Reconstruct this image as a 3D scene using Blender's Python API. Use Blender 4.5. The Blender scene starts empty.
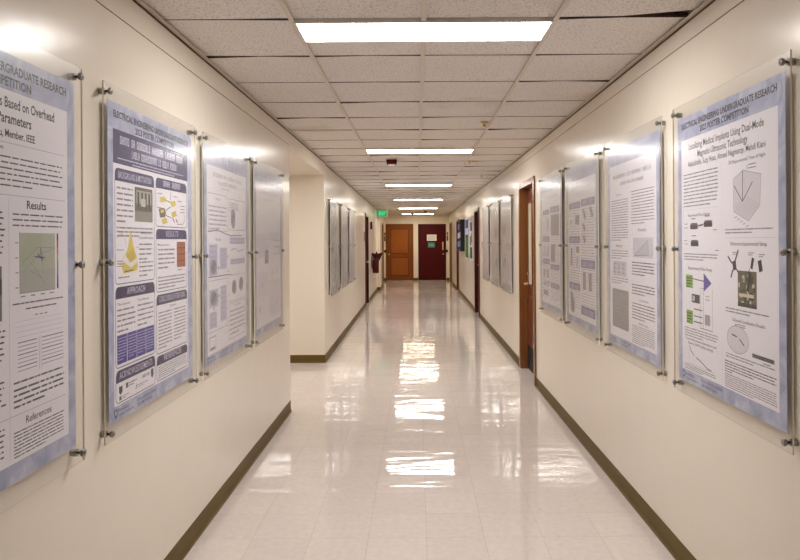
import bpy, bmesh, math, random
from mathutils import Matrix, Vector
random.seed(7)
S = bpy.context.scene
C = S.collection
PI = math.pi
IN = 0.0254

# ------------------------------------------------------------------ materials
MATS = {}
def srgb(r, g, b):
    def f(c):
        c /= 255.0
        return c / 12.92 if c <= 0.04045 else ((c + 0.055) / 1.055) ** 2.4
    return (f(r), f(g), f(b), 1.0)

def new_mat(name):
    m = bpy.data.materials.new(name); m.use_nodes = True
    nt = m.node_tree
    return m, nt, nt.nodes['Principled BSDF']

def plain(name, col, rough=0.5, metal=0.0, spec=0.5, var=0.0, vscale=8.0, bump=0.0, bscale=60.0):
    if name in MATS: return MATS[name]
    m, nt, p = new_mat(name)
    p.inputs['Roughness'].default_value = rough
    p.inputs['Metallic'].default_value = metal
    p.inputs['Specular IOR Level'].default_value = spec
    tc = nt.nodes.new('ShaderNodeTexCoord')
    nz = nt.nodes.new('ShaderNodeTexNoise'); nz.inputs['Scale'].default_value = vscale; nz.inputs['Detail'].default_value = 3
    nt.links.new(tc.outputs['Object'], nz.inputs['Vector'])
    mx = nt.nodes.new('ShaderNodeMix'); mx.data_type = 'RGBA'
    mx.inputs[6].default_value = tuple(c * (1 - var) for c in col[:3]) + (1,)
    mx.inputs[7].default_value = tuple(min(1, c * (1 + var)) for c in col[:3]) + (1,)
    nt.links.new(nz.outputs['Fac'], mx.inputs[0])
    nt.links.new(mx.outputs[2], p.inputs['Base Color'])
    if bump:
        n2 = nt.nodes.new('ShaderNodeTexNoise'); n2.inputs['Scale'].default_value = bscale; n2.inputs['Detail'].default_value = 2
        nt.links.new(tc.outputs['Object'], n2.inputs['Vector'])
        b = nt.nodes.new('ShaderNodeBump'); b.inputs['Strength'].default_value = bump; b.inputs['Distance'].default_value = 0.004
        nt.links.new(n2.outputs['Fac'], b.inputs['Height']); nt.links.new(b.outputs['Normal'], p.inputs['Normal'])
    MATS[name] = m
    return m

def ink(r, g, b):
    return plain('ink_%d_%d_%d' % (r, g, b), srgb(r, g, b), 0.6, spec=0.2)

def mat_wall():
    m, nt, p = new_mat('cream_wall_paint')
    tc = nt.nodes.new('ShaderNodeTexCoord')
    nz = nt.nodes.new('ShaderNodeTexNoise'); nz.inputs['Scale'].default_value = 1.3; nz.inputs['Detail'].default_value = 4
    nt.links.new(tc.outputs['Object'], nz.inputs['Vector'])
    mx = nt.nodes.new('ShaderNodeMix'); mx.data_type = 'RGBA'
    mx.inputs[6].default_value = (0.79, 0.722, 0.62, 1); mx.inputs[7].default_value = (0.83, 0.762, 0.66, 1)
    nt.links.new(nz.outputs['Fac'], mx.inputs[0]); nt.links.new(mx.outputs[2], p.inputs['Base Color'])
    p.inputs['Roughness'].default_value = 0.23
    n2 = nt.nodes.new('ShaderNodeTexNoise'); n2.inputs['Scale'].default_value = 4.0; n2.inputs['Detail'].default_value = 3
    nt.links.new(tc.outputs['Object'], n2.inputs['Vector'])
    b = nt.nodes.new('ShaderNodeBump'); b.inputs['Strength'].default_value = 0.12; b.inputs['Distance'].default_value = 0.02
    nt.links.new(n2.outputs['Fac'], b.inputs['Height']); nt.links.new(b.outputs['Normal'], p.inputs['Normal'])
    return m

def mat_floor():
    m, nt, p = new_mat('waxed_vinyl_tile')
    L = nt.links.new; N = nt.nodes.new
    tc = N('ShaderNodeTexCoord')
    mp = N('ShaderNodeMapping'); mp.inputs['Location'].default_value = (-0.040, 0.188, 0)
    L(tc.outputs['Object'], mp.inputs['Vector'])
    br = N('ShaderNodeTexBrick'); br.offset = 0.0; br.squash = 1.0
    br.inputs['Scale'].default_value = 1.0; br.inputs['Brick Width'].default_value = 0.305; br.inputs['Row Height'].default_value = 0.305
    br.inputs['Mortar Size'].default_value = 0.0016; br.inputs['Mortar Smooth'].default_value = 0.3; br.inputs['Bias'].default_value = 0.0
    br.inputs['Color1'].default_value = (0.735, 0.665, 0.615, 1); br.inputs['Color2'].default_value = (0.77, 0.70, 0.65, 1)
    br.inputs['Mortar'].default_value = (0.60, 0.53, 0.49, 1)
    L(mp.outputs['Vector'], br.inputs['Vector'])
    # mottling
    nz = N('ShaderNodeTexNoise'); nz.inputs['Scale'].default_value = 28; nz.inputs['Detail'].default_value = 5
    L(tc.outputs['Object'], nz.inputs['Vector'])
    r1 = N('ShaderNodeMapRange'); r1.inputs['From Min'].default_value = 0.3; r1.inputs['From Max'].default_value = 0.7
    r1.inputs['To Min'].default_value = 0.94; r1.inputs['To Max'].default_value = 1.04
    L(nz.outputs['Fac'], r1.inputs['Value'])
    mul = N('ShaderNodeMix'); mul.data_type = 'RGBA'; mul.blend_type = 'MULTIPLY'; mul.inputs[0].default_value = 1.0
    L(br.outputs['Color'], mul.inputs[6]); L(r1.outputs['Result'], mul.inputs[7])
    # sparse scuffs and specks
    vo = N('ShaderNodeTexVoronoi'); vo.inputs['Scale'].default_value = 7.0; vo.inputs['Randomness'].default_value = 1.0
    L(tc.outputs['Object'], vo.inputs['Vector'])
    lt = N('ShaderNodeMath'); lt.operation = 'LESS_THAN'; lt.inputs[1].default_value = 0.045
    L(vo.outputs['Distance'], lt.inputs[0])
    sp = N('ShaderNodeSeparateColor'); L(vo.outputs['Color'], sp.inputs[0])
    gt = N('ShaderNodeMath'); gt.operation = 'GREATER_THAN'; gt.inputs[1].default_value = 0.80
    L(sp.outputs[0], gt.inputs[0])
    an = N('ShaderNodeMath'); an.operation = 'MULTIPLY'; L(lt.outputs[0], an.inputs[0]); L(gt.outputs[0], an.inputs[1])
    an2 = N('ShaderNodeMath'); an2.operation = 'MULTIPLY'; an2.inputs[1].default_value = 0.55; L(an.outputs[0], an2.inputs[0])
    mx = N('ShaderNodeMix'); mx.data_type = 'RGBA'; mx.inputs[7].default_value = (0.16, 0.12, 0.10, 1)
    L(an2.outputs[0], mx.inputs[0]); L(mul.outputs[2], mx.inputs[6]); L(mx.outputs[2], p.inputs['Base Color'])
    p.inputs['Roughness'].default_value = 0.055
    p.inputs['Specular IOR Level'].default_value = 0.6
    # wax waviness, streaked across the corridor
    m2 = N('ShaderNodeMapping'); m2.inputs['Scale'].default_value = (1.3, 4.6, 1.0)
    L(tc.outputs['Object'], m2.inputs['Vector'])
    n2 = N('ShaderNodeTexNoise'); n2.inputs['Scale'].default_value = 1.0; n2.inputs['Detail'].default_value = 2.4
    L(m2.outputs['Vector'], n2.inputs['Vector'])
    b = N('ShaderNodeBump'); b.inputs['Strength'].default_value = 1.0; b.inputs['Distance'].default_value = 0.0042
    L(n2.outputs['Fac'], b.inputs['Height']); L(b.outputs['Normal'], p.inputs['Normal'])
    return m

def mat_tile():
    m, nt, p = new_mat('fissured_ceiling_tile')
    L = nt.links.new; N = nt.nodes.new
    tc = N('ShaderNodeTexCoord')
    n1 = N('ShaderNodeTexNoise'); n1.inputs['Scale'].default_value = 95; n1.inputs['Detail'].default_value = 3; n1.inputs['Roughness'].default_value = 0.6
    L(tc.outputs['Object'], n1.inputs['Vector'])
    r = N('ShaderNodeMapRange'); r.inputs['From Min'].default_value = 0.34; r.inputs['From Max'].default_value = 0.47
    L(n1.outputs['Fac'], r.inputs['Value'])
    mx = N('ShaderNodeMix'); mx.data_type = 'RGBA'
    mx.inputs[6].default_value = (0.53, 0.48, 0.44, 1); mx.inputs[7].default_value = (0.84, 0.785, 0.735, 1)
    L(r.outputs['Result'], mx.inputs[0])
    # a few old water stains
    vo = N('ShaderNodeTexNoise'); vo.inputs['Scale'].default_value = 0.9; vo.inputs['Detail'].default_value = 3
    L(tc.outputs['Object'], vo.inputs['Vector'])
    r2 = N('ShaderNodeMapRange'); r2.inputs['From Min'].default_value = 0.66; r2.inputs['From Max'].default_value = 0.75; r2.inputs['To Max'].default_value = 0.35
    L(vo.outputs['Fac'], r2.inputs['Value'])
    m3 = N('ShaderNodeMix'); m3.data_type = 'RGBA'; m3.inputs[7].default_value = (0.50, 0.36, 0.20, 1)
    L(r2.outputs['Result'], m3.inputs[0]); L(mx.outputs[2], m3.inputs[6]); L(m3.outputs[2], p.inputs['Base Color'])
    b = N('ShaderNodeBump'); b.inputs['Strength'].default_value = 0.5; b.inputs['Distance'].default_value = 0.004
    L(r.outputs['Result'], b.inputs['Height']); L(b.outputs['Normal'], p.inputs['Normal'])
    p.inputs['Roughness'].default_value = 0.9; p.inputs['Specular IOR Level'].default_value = 0.2
    return m

def mat_wood(name, a, b, rough=0.3, scale=(14, 14, 1.2), spec=0.5):
    if name in MATS: return MATS[name]
    m, nt, p = new_mat(name)
    L = nt.links.new; N = nt.nodes.new
    tc = N('ShaderNodeTexCoord'); mp = N('ShaderNodeMapping'); mp.inputs['Scale'].default_value = scale
    L(tc.outputs['Object'], mp.inputs['Vector'])
    nz = N('ShaderNodeTexNoise'); nz.inputs['Scale'].default_value = 3.0; nz.inputs['Detail'].default_value = 5; nz.inputs['Distortion'].default_value = 0.6
    L(mp.outputs['Vector'], nz.inputs['Vector'])
    mx = N('ShaderNodeMix'); mx.data_type = 'RGBA'; mx.inputs[6].default_value = a; mx.inputs[7].default_value = b
    L(nz.outputs['Fac'], mx.inputs[0]); L(mx.outputs[2], p.inputs['Base Color'])
    p.inputs['Roughness'].default_value = rough; p.inputs['Specular IOR Level'].default_value = spec
    MATS[name] = m
    return m

def mat_emit(name, col, strength):
    m = bpy.data.materials.new(name); m.use_nodes = True
    nt = m.node_tree; nt.nodes.clear()
    o = nt.nodes.new('ShaderNodeOutputMaterial'); e = nt.nodes.new('ShaderNodeEmission')
    e.inputs['Color'].default_value = col; e.inputs['Strength'].default_value = strength
    nt.links.new(e.outputs[0], o.inputs[0])
    return m

def mat_acrylic():
    m = bpy.data.materials.new('clear_acrylic'); m.use_nodes = True
    nt = m.node_tree; nt.nodes.clear()
    L = nt.links.new; N = nt.nodes.new
    o = N('ShaderNodeOutputMaterial'); t = N('ShaderNodeBsdfTransparent'); g = N('ShaderNodeBsdfGlossy')
    t.inputs['Color'].default_value = (0.975, 0.975, 0.97, 1)
    g.inputs['Roughness'].default_value = 0.17
    g2 = N('ShaderNodeBsdfGlossy'); g2.inputs['Roughness'].default_value = 0.40
    gm = N('ShaderNodeMixShader'); gm.inputs[0].default_value = 0.5
    f = N('ShaderNodeFresnel'); f.inputs['IOR'].default_value = 1.49
    # waviness of the sheet
    tc = N('ShaderNodeTexCoord'); nz = N('ShaderNodeTexNoise'); nz.inputs['Scale'].default_value = 3.5
    L(tc.outputs['Object'], nz.inputs['Vector'])
    b = N('ShaderNodeBump'); b.inputs['Strength'].default_value = 0.05; b.inputs['Distance'].default_value = 0.01
    L(nz.outputs['Fac'], b.inputs['Height']); L(b.outputs['Normal'], g.inputs['Normal'])
    geo = N('ShaderNodeNewGeometry')
    # both faces of a sheet reflect as an air-acrylic boundary
    mm = N('ShaderNodeMixShader')
    fr = N('ShaderNodeLayerWeight'); fr.inputs['Blend'].default_value = 0.5
    pw = N('ShaderNodeMath'); pw.operation = 'POWER'; pw.inputs[1].default_value = 5.0
    L(fr.outputs['Facing'], pw.inputs[0])
    ma = N('ShaderNodeMath'); ma.operation = 'MULTIPLY_ADD'; ma.inputs[1].default_value = 0.96; ma.inputs[2].default_value = 0.04
    L(pw.outputs[0], ma.inputs[0])
    L(ma.outputs[0], mm.inputs[0]); L(t.outputs[0], mm.inputs[1])
    L(g.outputs[0], gm.inputs[1]); L(g2.outputs[0], gm.inputs[2]); L(gm.outputs[0], mm.inputs[2])
    L(mm.outputs[0], o.inputs[0])
    nt.nodes.remove(f); nt.nodes.remove(geo)
    return m

def mat_poster_border():
    m, nt, p = new_mat('periwinkle_marbled_print')
    L = nt.links.new; N = nt.nodes.new
    tc = N('ShaderNodeTexCoord')
    v = N('ShaderNodeTexVoronoi'); v.inputs['Scale'].default_value = 13; v.feature = 'F1'
    nz = N('ShaderNodeTexNoise'); nz.inputs['Scale'].default_value = 9; nz.inputs['Detail'].default_value = 4; nz.inputs['Distortion'].default_value = 1.5
    L(tc.outputs['Object'], v.inputs['Vector']); L(tc.outputs['Object'], nz.inputs['Vector'])
    r = N('ShaderNodeMapRange'); r.inputs['From Min'].default_value = 0.35; r.inputs['From Max'].default_value = 0.75
    L(nz.outputs['Fac'], r.inputs['Value'])
    mx = N('ShaderNodeMix'); mx.data_type = 'RGBA'
    mx.inputs[6].default_value = srgb(152, 160, 198); mx.inputs[7].default_value = srgb(218, 222, 240)
    L(r.outputs['Result'], mx.inputs[0])
    sp = N('ShaderNodeSeparateColor'); L(v.outputs['Color'], sp.inputs[0])
    m2 = N('ShaderNodeMix'); m2.data_type = 'RGBA'; m2.inputs[7].default_value = srgb(178, 184, 214)
    mu = N('ShaderNodeMath'); mu.operation = 'MULTIPLY'; mu.inputs[1].default_value = 0.6
    L(sp.outputs[0], mu.inputs[0]); L(mu.outputs[0], m2.inputs[0]); L(mx.outputs[2], m2.inputs[6])
    L(m2.outputs[2], p.inputs['Base Color'])
    p.inputs['Roughness'].default_value = 0.6; p.inputs['Specular IOR Level'].default_value = 0.2
    return m

WALL = mat_wall(); FLOOR = mat_floor(); TILE = mat_tile(); ACRYL = mat_acrylic(); BORDER = mat_poster_border()
EDGE = plain('acrylic_sawn_edge', srgb(240, 232, 210), 0.35)
STEEL = plain('brushed_steel', (0.34, 0.32, 0.30, 1), 0.3, 1.0)
DARKSTEEL = plain('dark_steel', (0.16, 0.15, 0.14, 1), 0.35, 1.0)
BRASS = plain('worn_brass', (0.72, 0.55, 0.28, 1), 0.3, 1.0)
BASE = plain('olive_vinyl_cove', srgb(100, 80, 36), 0.5, spec=0.25, var=0.12, vscale=5)
GRID = plain('painted_grid_bar', srgb(218, 205, 190), 0.45)
TEDGE_SHADE = plain('tile_edge_and_gap_shade', srgb(92, 74, 58), 0.9)  # bare tile sides, also the painted shadow line at the wall tops
PLENUM = plain('dark_plenum', (0.02, 0.018, 0.015, 1), 0.9)
SEAM = plain('dark_seam_line', srgb(112, 90, 62), 0.7)
LIGHT = mat_emit('light_diffuser', (1.0, 0.965, 0.93, 1), 17.0)
WARM = [mat_emit('warm_diffuser', (1.0, 0.92, 0.78, 1), 15.0), mat_emit('warmer_diffuser', (1.0, 0.86, 0.62, 1), 14.0)]
LIGHT_FILL = mat_emit('recess_fill_diffuser', (1.0, 0.965, 0.93, 1), 8.0)  # dimmer glow for the added recess fixture
LFRAME = plain('light_frame_white', srgb(225, 220, 212), 0.4)
PAPER = ink(247, 244, 253)
FRAMEWOOD = mat_wood('door_frame_wood', srgb(118, 72, 36), srgb(146, 94, 54), 0.25)
LEAFWOOD = mat_wood('door_leaf_wood', srgb(84, 36, 14), srgb(116, 56, 26), 0.28)
DARKWOOD = mat_wood('dark_door_wood', srgb(58, 18, 10), srgb(84, 30, 18), 0.28)
ENDWOOD = mat_wood('orange_door_wood', srgb(116, 60, 14), srgb(144, 80, 24), 0.5, spec=0.25)
ENDPANEL = mat_wood('orange_door_panel_wood', srgb(134, 72, 20), srgb(164, 94, 34), 0.5, spec=0.25)
ENDEDGE = plain('door_panel_groove', srgb(84, 40, 10), 0.6)
MAROON = mat_wood('maroon_door_paint', srgb(64, 0, 3), srgb(80, 3, 6), 0.5, spec=0.2)
TANWOOD = mat_wood('tan_door_wood', srgb(120, 80, 34), srgb(142, 100, 48), 0.45)
TRIMWHITE = plain('cream_door_trim', srgb(222, 208, 178), 0.4)
BLACK = plain('black_plastic', (0.010, 0.010, 0.011, 1), 0.55, spec=0.25)
REDP = plain('red_enamel', srgb(76, 0, 3), 0.45, spec=0.25)
BROWNP = plain('brown_plaque', srgb(96, 66, 40), 0.4)
WHITEP = plain('white_plastic', srgb(235, 232, 226), 0.35)
GLASSPANE = plain('pale_backed_glass', srgb(214, 208, 186), 0.12)

# ------------------------------------------------------------------ mesh helpers
class MB:
    def __init__(s):
        s.v = []; s.f = []; s.mi = []; s.mats = []; s.sm = []
    def mat(s, m):
        if m not in s.mats: s.mats.append(m)
        return s.mats.index(m)
    def add(s, verts, faces, m, smooth=False):
        o = len(s.v); k = s.mat(m)
        s.v += [tuple(v) for v in verts]
        for f in faces:
            s.f.append([i + o for i in f]); s.mi.append(k); s.sm.append(smooth)
        return s
    def box(s, x0, x1, y0, y1, z0, z1, m, bev=0.0):
        x0, x1 = min(x0, x1), max(x0, x1); y0, y1 = min(y0, y1), max(y0, y1); z0, z1 = min(z0, z1), max(z0, z1)
        if bev > 0:
            bm = bmesh.new(); bmesh.ops.create_cube(bm, size=1.0)
            for v in bm.verts:
                v.co = Vector(((x0 + x1) / 2 + v.co.x * (x1 - x0), (y0 + y1) / 2 + v.co.y * (y1 - y0), (z0 + z1) / 2 + v.co.z * (z1 - z0)))
            bmesh.ops.bevel(bm, geom=bm.edges[:], offset=bev, segments=2, affect='EDGES', profile=0.5)
            bm.verts.ensure_lookup_table(); bm.verts.index_update()
            s.add([v.co[:] for v in bm.verts], [[v.index for v in f.verts] for f in bm.faces], m); bm.free(); return s
        v = [(x0,y0,z0),(x1,y0,z0),(x1,y1,z0),(x0,y1,z0),(x0,y0,z1),(x1,y0,z1),(x1,y1,z1),(x0,y1,z1)]
        return s.add(v, [(0,3,2,1),(4,5,6,7),(0,1,5,4),(1,2,6,5),(2,3,7,6),(3,0,4,7)], m)
    def lathe(s, prof, m, mtx=None, n=20, smooth=True):
        # prof: list of (r, h) along +Z
        mtx = mtx or Matrix.Identity(4); vs = []; fs = []
        for r, h in prof:
            for k in range(n):
                a = 2 * PI * k / n
                vs.append((mtx @ Vector((r * math.cos(a), r * math.sin(a), h)))[:])
        for i in range(len(prof) - 1):
            for k in range(n):
                fs.append((i*n+k, i*n+(k+1)%n, (i+1)*n+(k+1)%n, (i+1)*n+k))
        fs.append(tuple(range(n-1, -1, -1))); fs.append(tuple((len(prof)-1)*n + k for k in range(n)))
        return s.add(vs, fs, m, smooth)
    def tube(s, pts, r, m, n=8):
        pts = [Vector(p) for p in pts]; vs = []; fs = []
        for i, p in enumerate(pts):
            d = (pts[min(i+1, len(pts)-1)] - pts[max(i-1, 0)]).normalized()
            a = d.orthogonal().normalized(); b = d.cross(a)
            if i and a.dot(pa) < 0: a, b = -a, -b
            if i:
                a = (pa - d * pa.dot(d)).normalized(); b = d.cross(a)
            pa = a
            for k in range(n):
                t = 2*PI*k/n; vs.append((p + a*math.cos(t)*r + b*math.sin(t)*r)[:])
        for i in range(len(pts)-1):
            for k in range(n):
                fs.append((i*n+k, i*n+(k+1)%n, (i+1)*n+(k+1)%n, (i+1)*n+k))
        fs.append(tuple(range(n-1,-1,-1))); fs.append(tuple((len(pts)-1)*n+k for k in range(n)))
        return s.add(vs, fs, m, True)
    def prism(s, pts, y0, y1, m):
        # polygon in XZ extruded between y0 and y1
        n = len(pts); vs = [(x, y0, z) for x, z in pts] + [(x, y1, z) for x, z in pts]
        fs = [tuple(range(n)), tuple(range(2*n-1, n-1, -1))] + [(i, i+n, (i+1)%n+n, (i+1)%n) for i in range(n)]
        return s.add(vs, fs, m)
    def build(s, name, parent=None, loc=None, rotz=0.0):
        me = bpy.data.meshes.new(name); me.from_pydata(s.v, [], s.f)
        for m in s.mats: me.materials.append(m)
        me.polygons.foreach_set('material_index', s.mi); me.polygons.foreach_set('use_smooth', s.sm)
        me.update()
        bm = bmesh.new(); bm.from_mesh(me)
        if not getattr(s, 'flat', False): bmesh.ops.recalc_face_normals(bm, faces=bm.faces[:])
        bm.to_mesh(me); bm.free()
        o = bpy.data.objects.new(name, me); C.objects.link(o)
        if parent: o.parent = parent
        if loc: o.location = loc
        o.rotation_euler[2] = rotz
        return o

def tag(o, label, cat, group=None):
    o['label'] = label; o['category'] = cat
    if group: o['group'] = group
    return o
def thing(name, label, cat, loc, rotz=0.0, group=None):
    o = bpy.data.objects.new(name, None); C.objects.link(o); o.empty_display_size = 0.1
    o.location = loc; o.rotation_euler = (0, 0, rotz)
    return tag(o, label, cat, group)
def struct(o, label, cat):
    o['kind'] = 'structure'; o['label'] = label; o['category'] = cat
    return o

# ------------------------------------------------------------------ layout constants
EYE = 1.56
CEIL = 2.578
XL, XR = -1.175, 1.265          # left / right wall faces
YB, YE = -7.0, 26.1            # wall behind the camera / end wall
YC0, YC1 = 6.08, 8.50           # recess in the left wall
XF0, TH = -1.195, 0.006         # far left wall start and its slight splay
REC_Z = 2.41
ROWS0, ROW = 3.058, 0.6098
GX = [-1.175, -0.572, 0.038, 0.648, 1.265]

def left_far(y):  return XF0 - (y - YC1) * math.tan(TH)

# ------------------------------------------------------------------ floor
m = MB(); m.box(-4.2, XR + 0.2, YB - 0.1, YE + 0.2, -0.08, 0.0, FLOOR)
struct(m.build('floor'), 'glossy pale pinkish beige waxed tile corridor floor', 'floor')

# ------------------------------------------------------------------ walls
def wall_boxes(mb, u0, u1, ops, d0, d1, top):
    # a wall along local Y from u0 to u1, solid between x=d0 and x=d1, with openings (a, b, height)
    cur = u0
    for a, b, h in sorted(ops):
        mb.box(d0, d1, cur, a, 0, top, WALL); mb.box(d0, d1, a, b, h, top, WALL); cur = b
    mb.box(d0, d1, cur, u1, 0, top, WALL)

OP_R = [(7.09, 8.05, 2.20), (13.40, 14.36, 2.19), (19.95, 20.90, 2.19), (24.0, 25.2, 2.20)]
m = MB(); wall_boxes(m, YB, YE, OP_R, XR, XR + 0.18, CEIL + 0.12)
struct(m.build('wall_right'), 'cream painted right wall with door openings', 'wall')
m = MB(); m.box(XL - 0.18, XL, YB, YC0, 0, CEIL + 0.12, WALL); m.box(-4.0, XL - 0.18, YC0 - 0.18, YC0, 0, CEIL + 0.12, WALL)
struct(m.build('wall_left_near'), 'cream painted left wall ending at the side recess', 'wall')
OP_L = [(15.78 - YC1, 16.72 - YC1, 2.19), (24.0 - YC1, 25.2 - YC1, 2.20)]
m = MB(); wall_boxes(m, 0.0, YE - YC1 + 0.1, OP_L, -0.18, 0.0, CEIL + 0.12)
struct(m.build('wall_left_far', loc=(XF0, YC1, 0), rotz=TH), 'cream left wall beyond the side recess', 'wall')
m = MB(); m.box(-4.0, XF0 - 0.18, YC1, YC1 + 0.15, 0, CEIL + 0.12, WALL)
struct(m.build('wall_recess_back'), 'cream wall of side recess facing the camera', 'wall')
m = MB(); m.box(-4.15, -4.0, YC0 - 0.18, YC1 + 0.15, 0, CEIL + 0.12, WALL)
struct(m.build('wall_recess_side'), 'cream wall at the closed side of the recess', 'wall')
m = MB(); m.box(-4.0, -3.356, YC0, YC1, REC_Z, CEIL + 0.12, WALL); m.box(-2.144, XL, YC0, YC1, REC_Z, CEIL + 0.12, WALL)
m.box(-3.356, -2.144, YC0, 7.0, REC_Z, CEIL + 0.12, WALL); m.box(-3.356, -2.144, 7.304, YC1, REC_Z, CEIL + 0.12, WALL)
struct(m.build('ceiling_recess'), 'cream lowered ceiling and header over the side recess', 'ceiling')
m = MB(); m.box(XL - 0.18, XR + 0.18, YB - 0.15, YB, 0, CEIL + 0.12, WALL)
struct(m.build('wall_back'), 'cream wall behind the camera', 'wall')
# end wall with two door openings
ED = [(-1.205, -0.173), (0.064, 1.124)]
m = MB(); c = -1.6
for a, b in ED:
    m.box(c, a, YE, YE + 0.15, 0, CEIL + 0.12, WALL); m.box(a, b, YE, YE + 0.15, 2.21, CEIL + 0.12, WALL); c = b
m.box(c, XR + 0.18, YE, YE + 0.15, 0, CEIL + 0.12, WALL)
struct(m.build('wall_end'), 'cream wall closing the far end of the corridor', 'wall')
m = MB(); m.box(0.0, 0.10, 21.0 - YC1, 22.3 - YC1, 0, CEIL + 0.02, WALL)
struct(m.build('wall_left_pilaster', loc=(XF0, YC1, 0), rotz=TH), 'cream pilaster standing out of left wall beyond the extinguisher', 'wall')

# ------------------------------------------------------------------ ceiling
def is_light(row, col): return row >= 0 and (row % 7 == 0) and col in (1, 2)
m = MB()
r0 = int(math.floor((YB - ROWS0) / ROW)); r1 = int(math.ceil((YE - ROWS0) / ROW))
rng = random.Random(11)
for r in range(r0, r1):
    for c in range(4):
        ya = ROWS0 + r * ROW; yb = ya + ROW
        if is_light(r, c):
            if r // 7 >= 2: yb -= 0.31
            else: ya += 0.31
        ya = max(ya, YB); yb = min(yb, YE)
        if yb - ya < 0.02: continue
        xa, xb = GX[c], GX[c + 1]
        if c == 0: xa = min(xa, left_far(yb)) - 0.0 if ya > YC1 else xa
        if is_light(r, c): pass
        gn, gf = 0.0008 + rng.random() * 0.002, 0.0008 + rng.random() * 0.002
        far = [gf + rng.random() ** 3 * 0.010, gf, gf + rng.random() ** 3 * 0.010]
        if (r, c) == (-1, 3): far = [0.004, 0.012, 0.09]
        drop = [rng.random() ** 2 * 0.010, rng.random() ** 2 * 0.0015, rng.random() ** 2 * 0.010]
        z = CEIL + 0.013; xs = [xa + 0.001, (xa + xb) / 2, xb - 0.001]
        lo = [(x, ya + gn, z - d) for x, d in zip(xs, drop)] + [(x, yb - g, z + 0.002) for x, g in zip(xs, far)]
        v = lo + [(x, y, zz + 0.018) for x, y, zz in lo]
        m.add(v, [(0,3,4,1),(1,4,5,2),(6,7,10,9),(7,8,11,10)], TILE)
        m.add(v, [(0,1,7,6),(1,2,8,7),(3,9,10,4),(4,10,11,5),(0,6,9,3),(2,5,11,8)], TEDGE_SHADE)
m.box(-1.7, XR + 0.1, YB, YE, CEIL + 0.10, CEIL + 0.12, PLENUM)
struct(m.build('ceiling'), 'suspended ceiling of pitted beige acoustic tiles', 'ceiling')
m = MB()
for x in GX[1:4]:
    m.box(x - 0.012, x + 0.012, YB, YE, CEIL + 0.001, CEIL + 0.006, GRID)
struct(m.build('trim_1'), 'three pale long grid bars of the tile ceiling', 'trim')
def angle_trim(name, x, sgn, y0, y1, lab, loc=None, rotz=0):
    m = MB(); m.box(x, x + sgn * 0.024, y0, y1, CEIL - 0.002, CEIL + 0.002, GRID)
    m.box(x, x + sgn * 0.0015, y0, y1, CEIL - 0.013, CEIL - 0.002, TEDGE_SHADE)  # dark strip painted in for the shadow gap below the angle
    struct(m.build(name, loc=loc, rotz=rotz), lab, 'trim')
angle_trim('trim_2', XR, -1, YB, YE, 'pale ceiling edge angle with painted shadow line along the right wall')
angle_trim('trim_3', XL, 1, YB, YC1, 'pale ceiling edge angle with painted shadow line along the near left wall')
angle_trim('trim_4', 0.0, 1, 0.0, YE - YC1, 'pale ceiling edge angle with painted shadow line along the far left wall', (XF0, YC1, 0), TH)
# thin horizontal seam lines high on the walls
m = MB(); m.box(XL, XL + 0.0015, YB, YC0, EYE + 0.890, EYE + 0.8935, SEAM)
struct(m.build('trim_5'), 'thin dark seam line high on the left wall', 'trim')
m = MB(); m.box(XR - 0.0015, XR, YB, YE, EYE + 0.918, EYE + 0.9215, SEAM)
struct(m.build('trim_6'), 'thin dark seam line high on the right wall', 'trim')

# ------------------------------------------------------------------ baseboards (cove profile)
COVE = [(0.0, 0.0), (0.016, 0.0), (0.016, 0.002), (0.009, 0.007), (0.005, 0.016), (0.0035, 0.03), (0.0035, 0.098), (0.002, 0.101), (0.0, 0.101)]
def cove(mb, p0, p1, nrm):
    vs = []; n = len(COVE)
    for p in (p0, p1):
        for d, z in COVE: vs.append((p[0] + nrm[0]*d, p[1] + nrm[1]*d, z))
    fs = [(i, i+1, n+i+1, n+i) for i in range(n-1)] + [tuple(range(n)), tuple(range(2*n-1, n-1, -1))]
    mb.add(vs, fs, BASE)
def base(name, segs, lab, loc=None, rotz=0):
    m = MB()
    for p0, p1, n in segs: cove(m, p0, p1, n)
    struct(m.build(name, loc=loc, rotz=rotz), lab, 'baseboard')
def runs(u0, u1, ops):
    out = []; c = u0
    for a, b, h in sorted(ops):
        out.append((c, a - 0.05)); c = b + 0.05
    out.append((c, u1)); return out
base('baseboard_right', [((XR, a), (XR, b), (-1, 0)) for a, b in runs(YB, YE, OP_R)], 'dark olive vinyl baseboard along right wall')
base('baseboard_left_near', [((XL, YB), (XL, YC0), (1, 0))], 'dark olive vinyl baseboard along near left wall')
base('baseboard_left_far', [((0, a), (0, b), (1, 0)) for a, b in runs(0, YE - YC1, OP_L)] + [((0.0, 21.0 - YC1), (0.10, 21.0 - YC1), (0, -1)), ((0.10, 21.0 - YC1), (0.10, 22.3 - YC1), (1, 0))],
     'dark olive vinyl baseboard along far left wall', (XF0, YC1, 0), TH)
base('baseboard_recess', [((-4.0, YC1), (XF0, YC1), (0, -1))], 'dark olive vinyl baseboard of the recess wall facing camera')
base('baseboard_end', [((-1.33, YE), (-1.235, YE), (0, -1)), ((-0.143, YE), (0.034, YE), (0, -1)), ((1.154, YE), (XR, YE), (0, -1))], 'dark baseboard pieces beside the two end doors')

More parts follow.
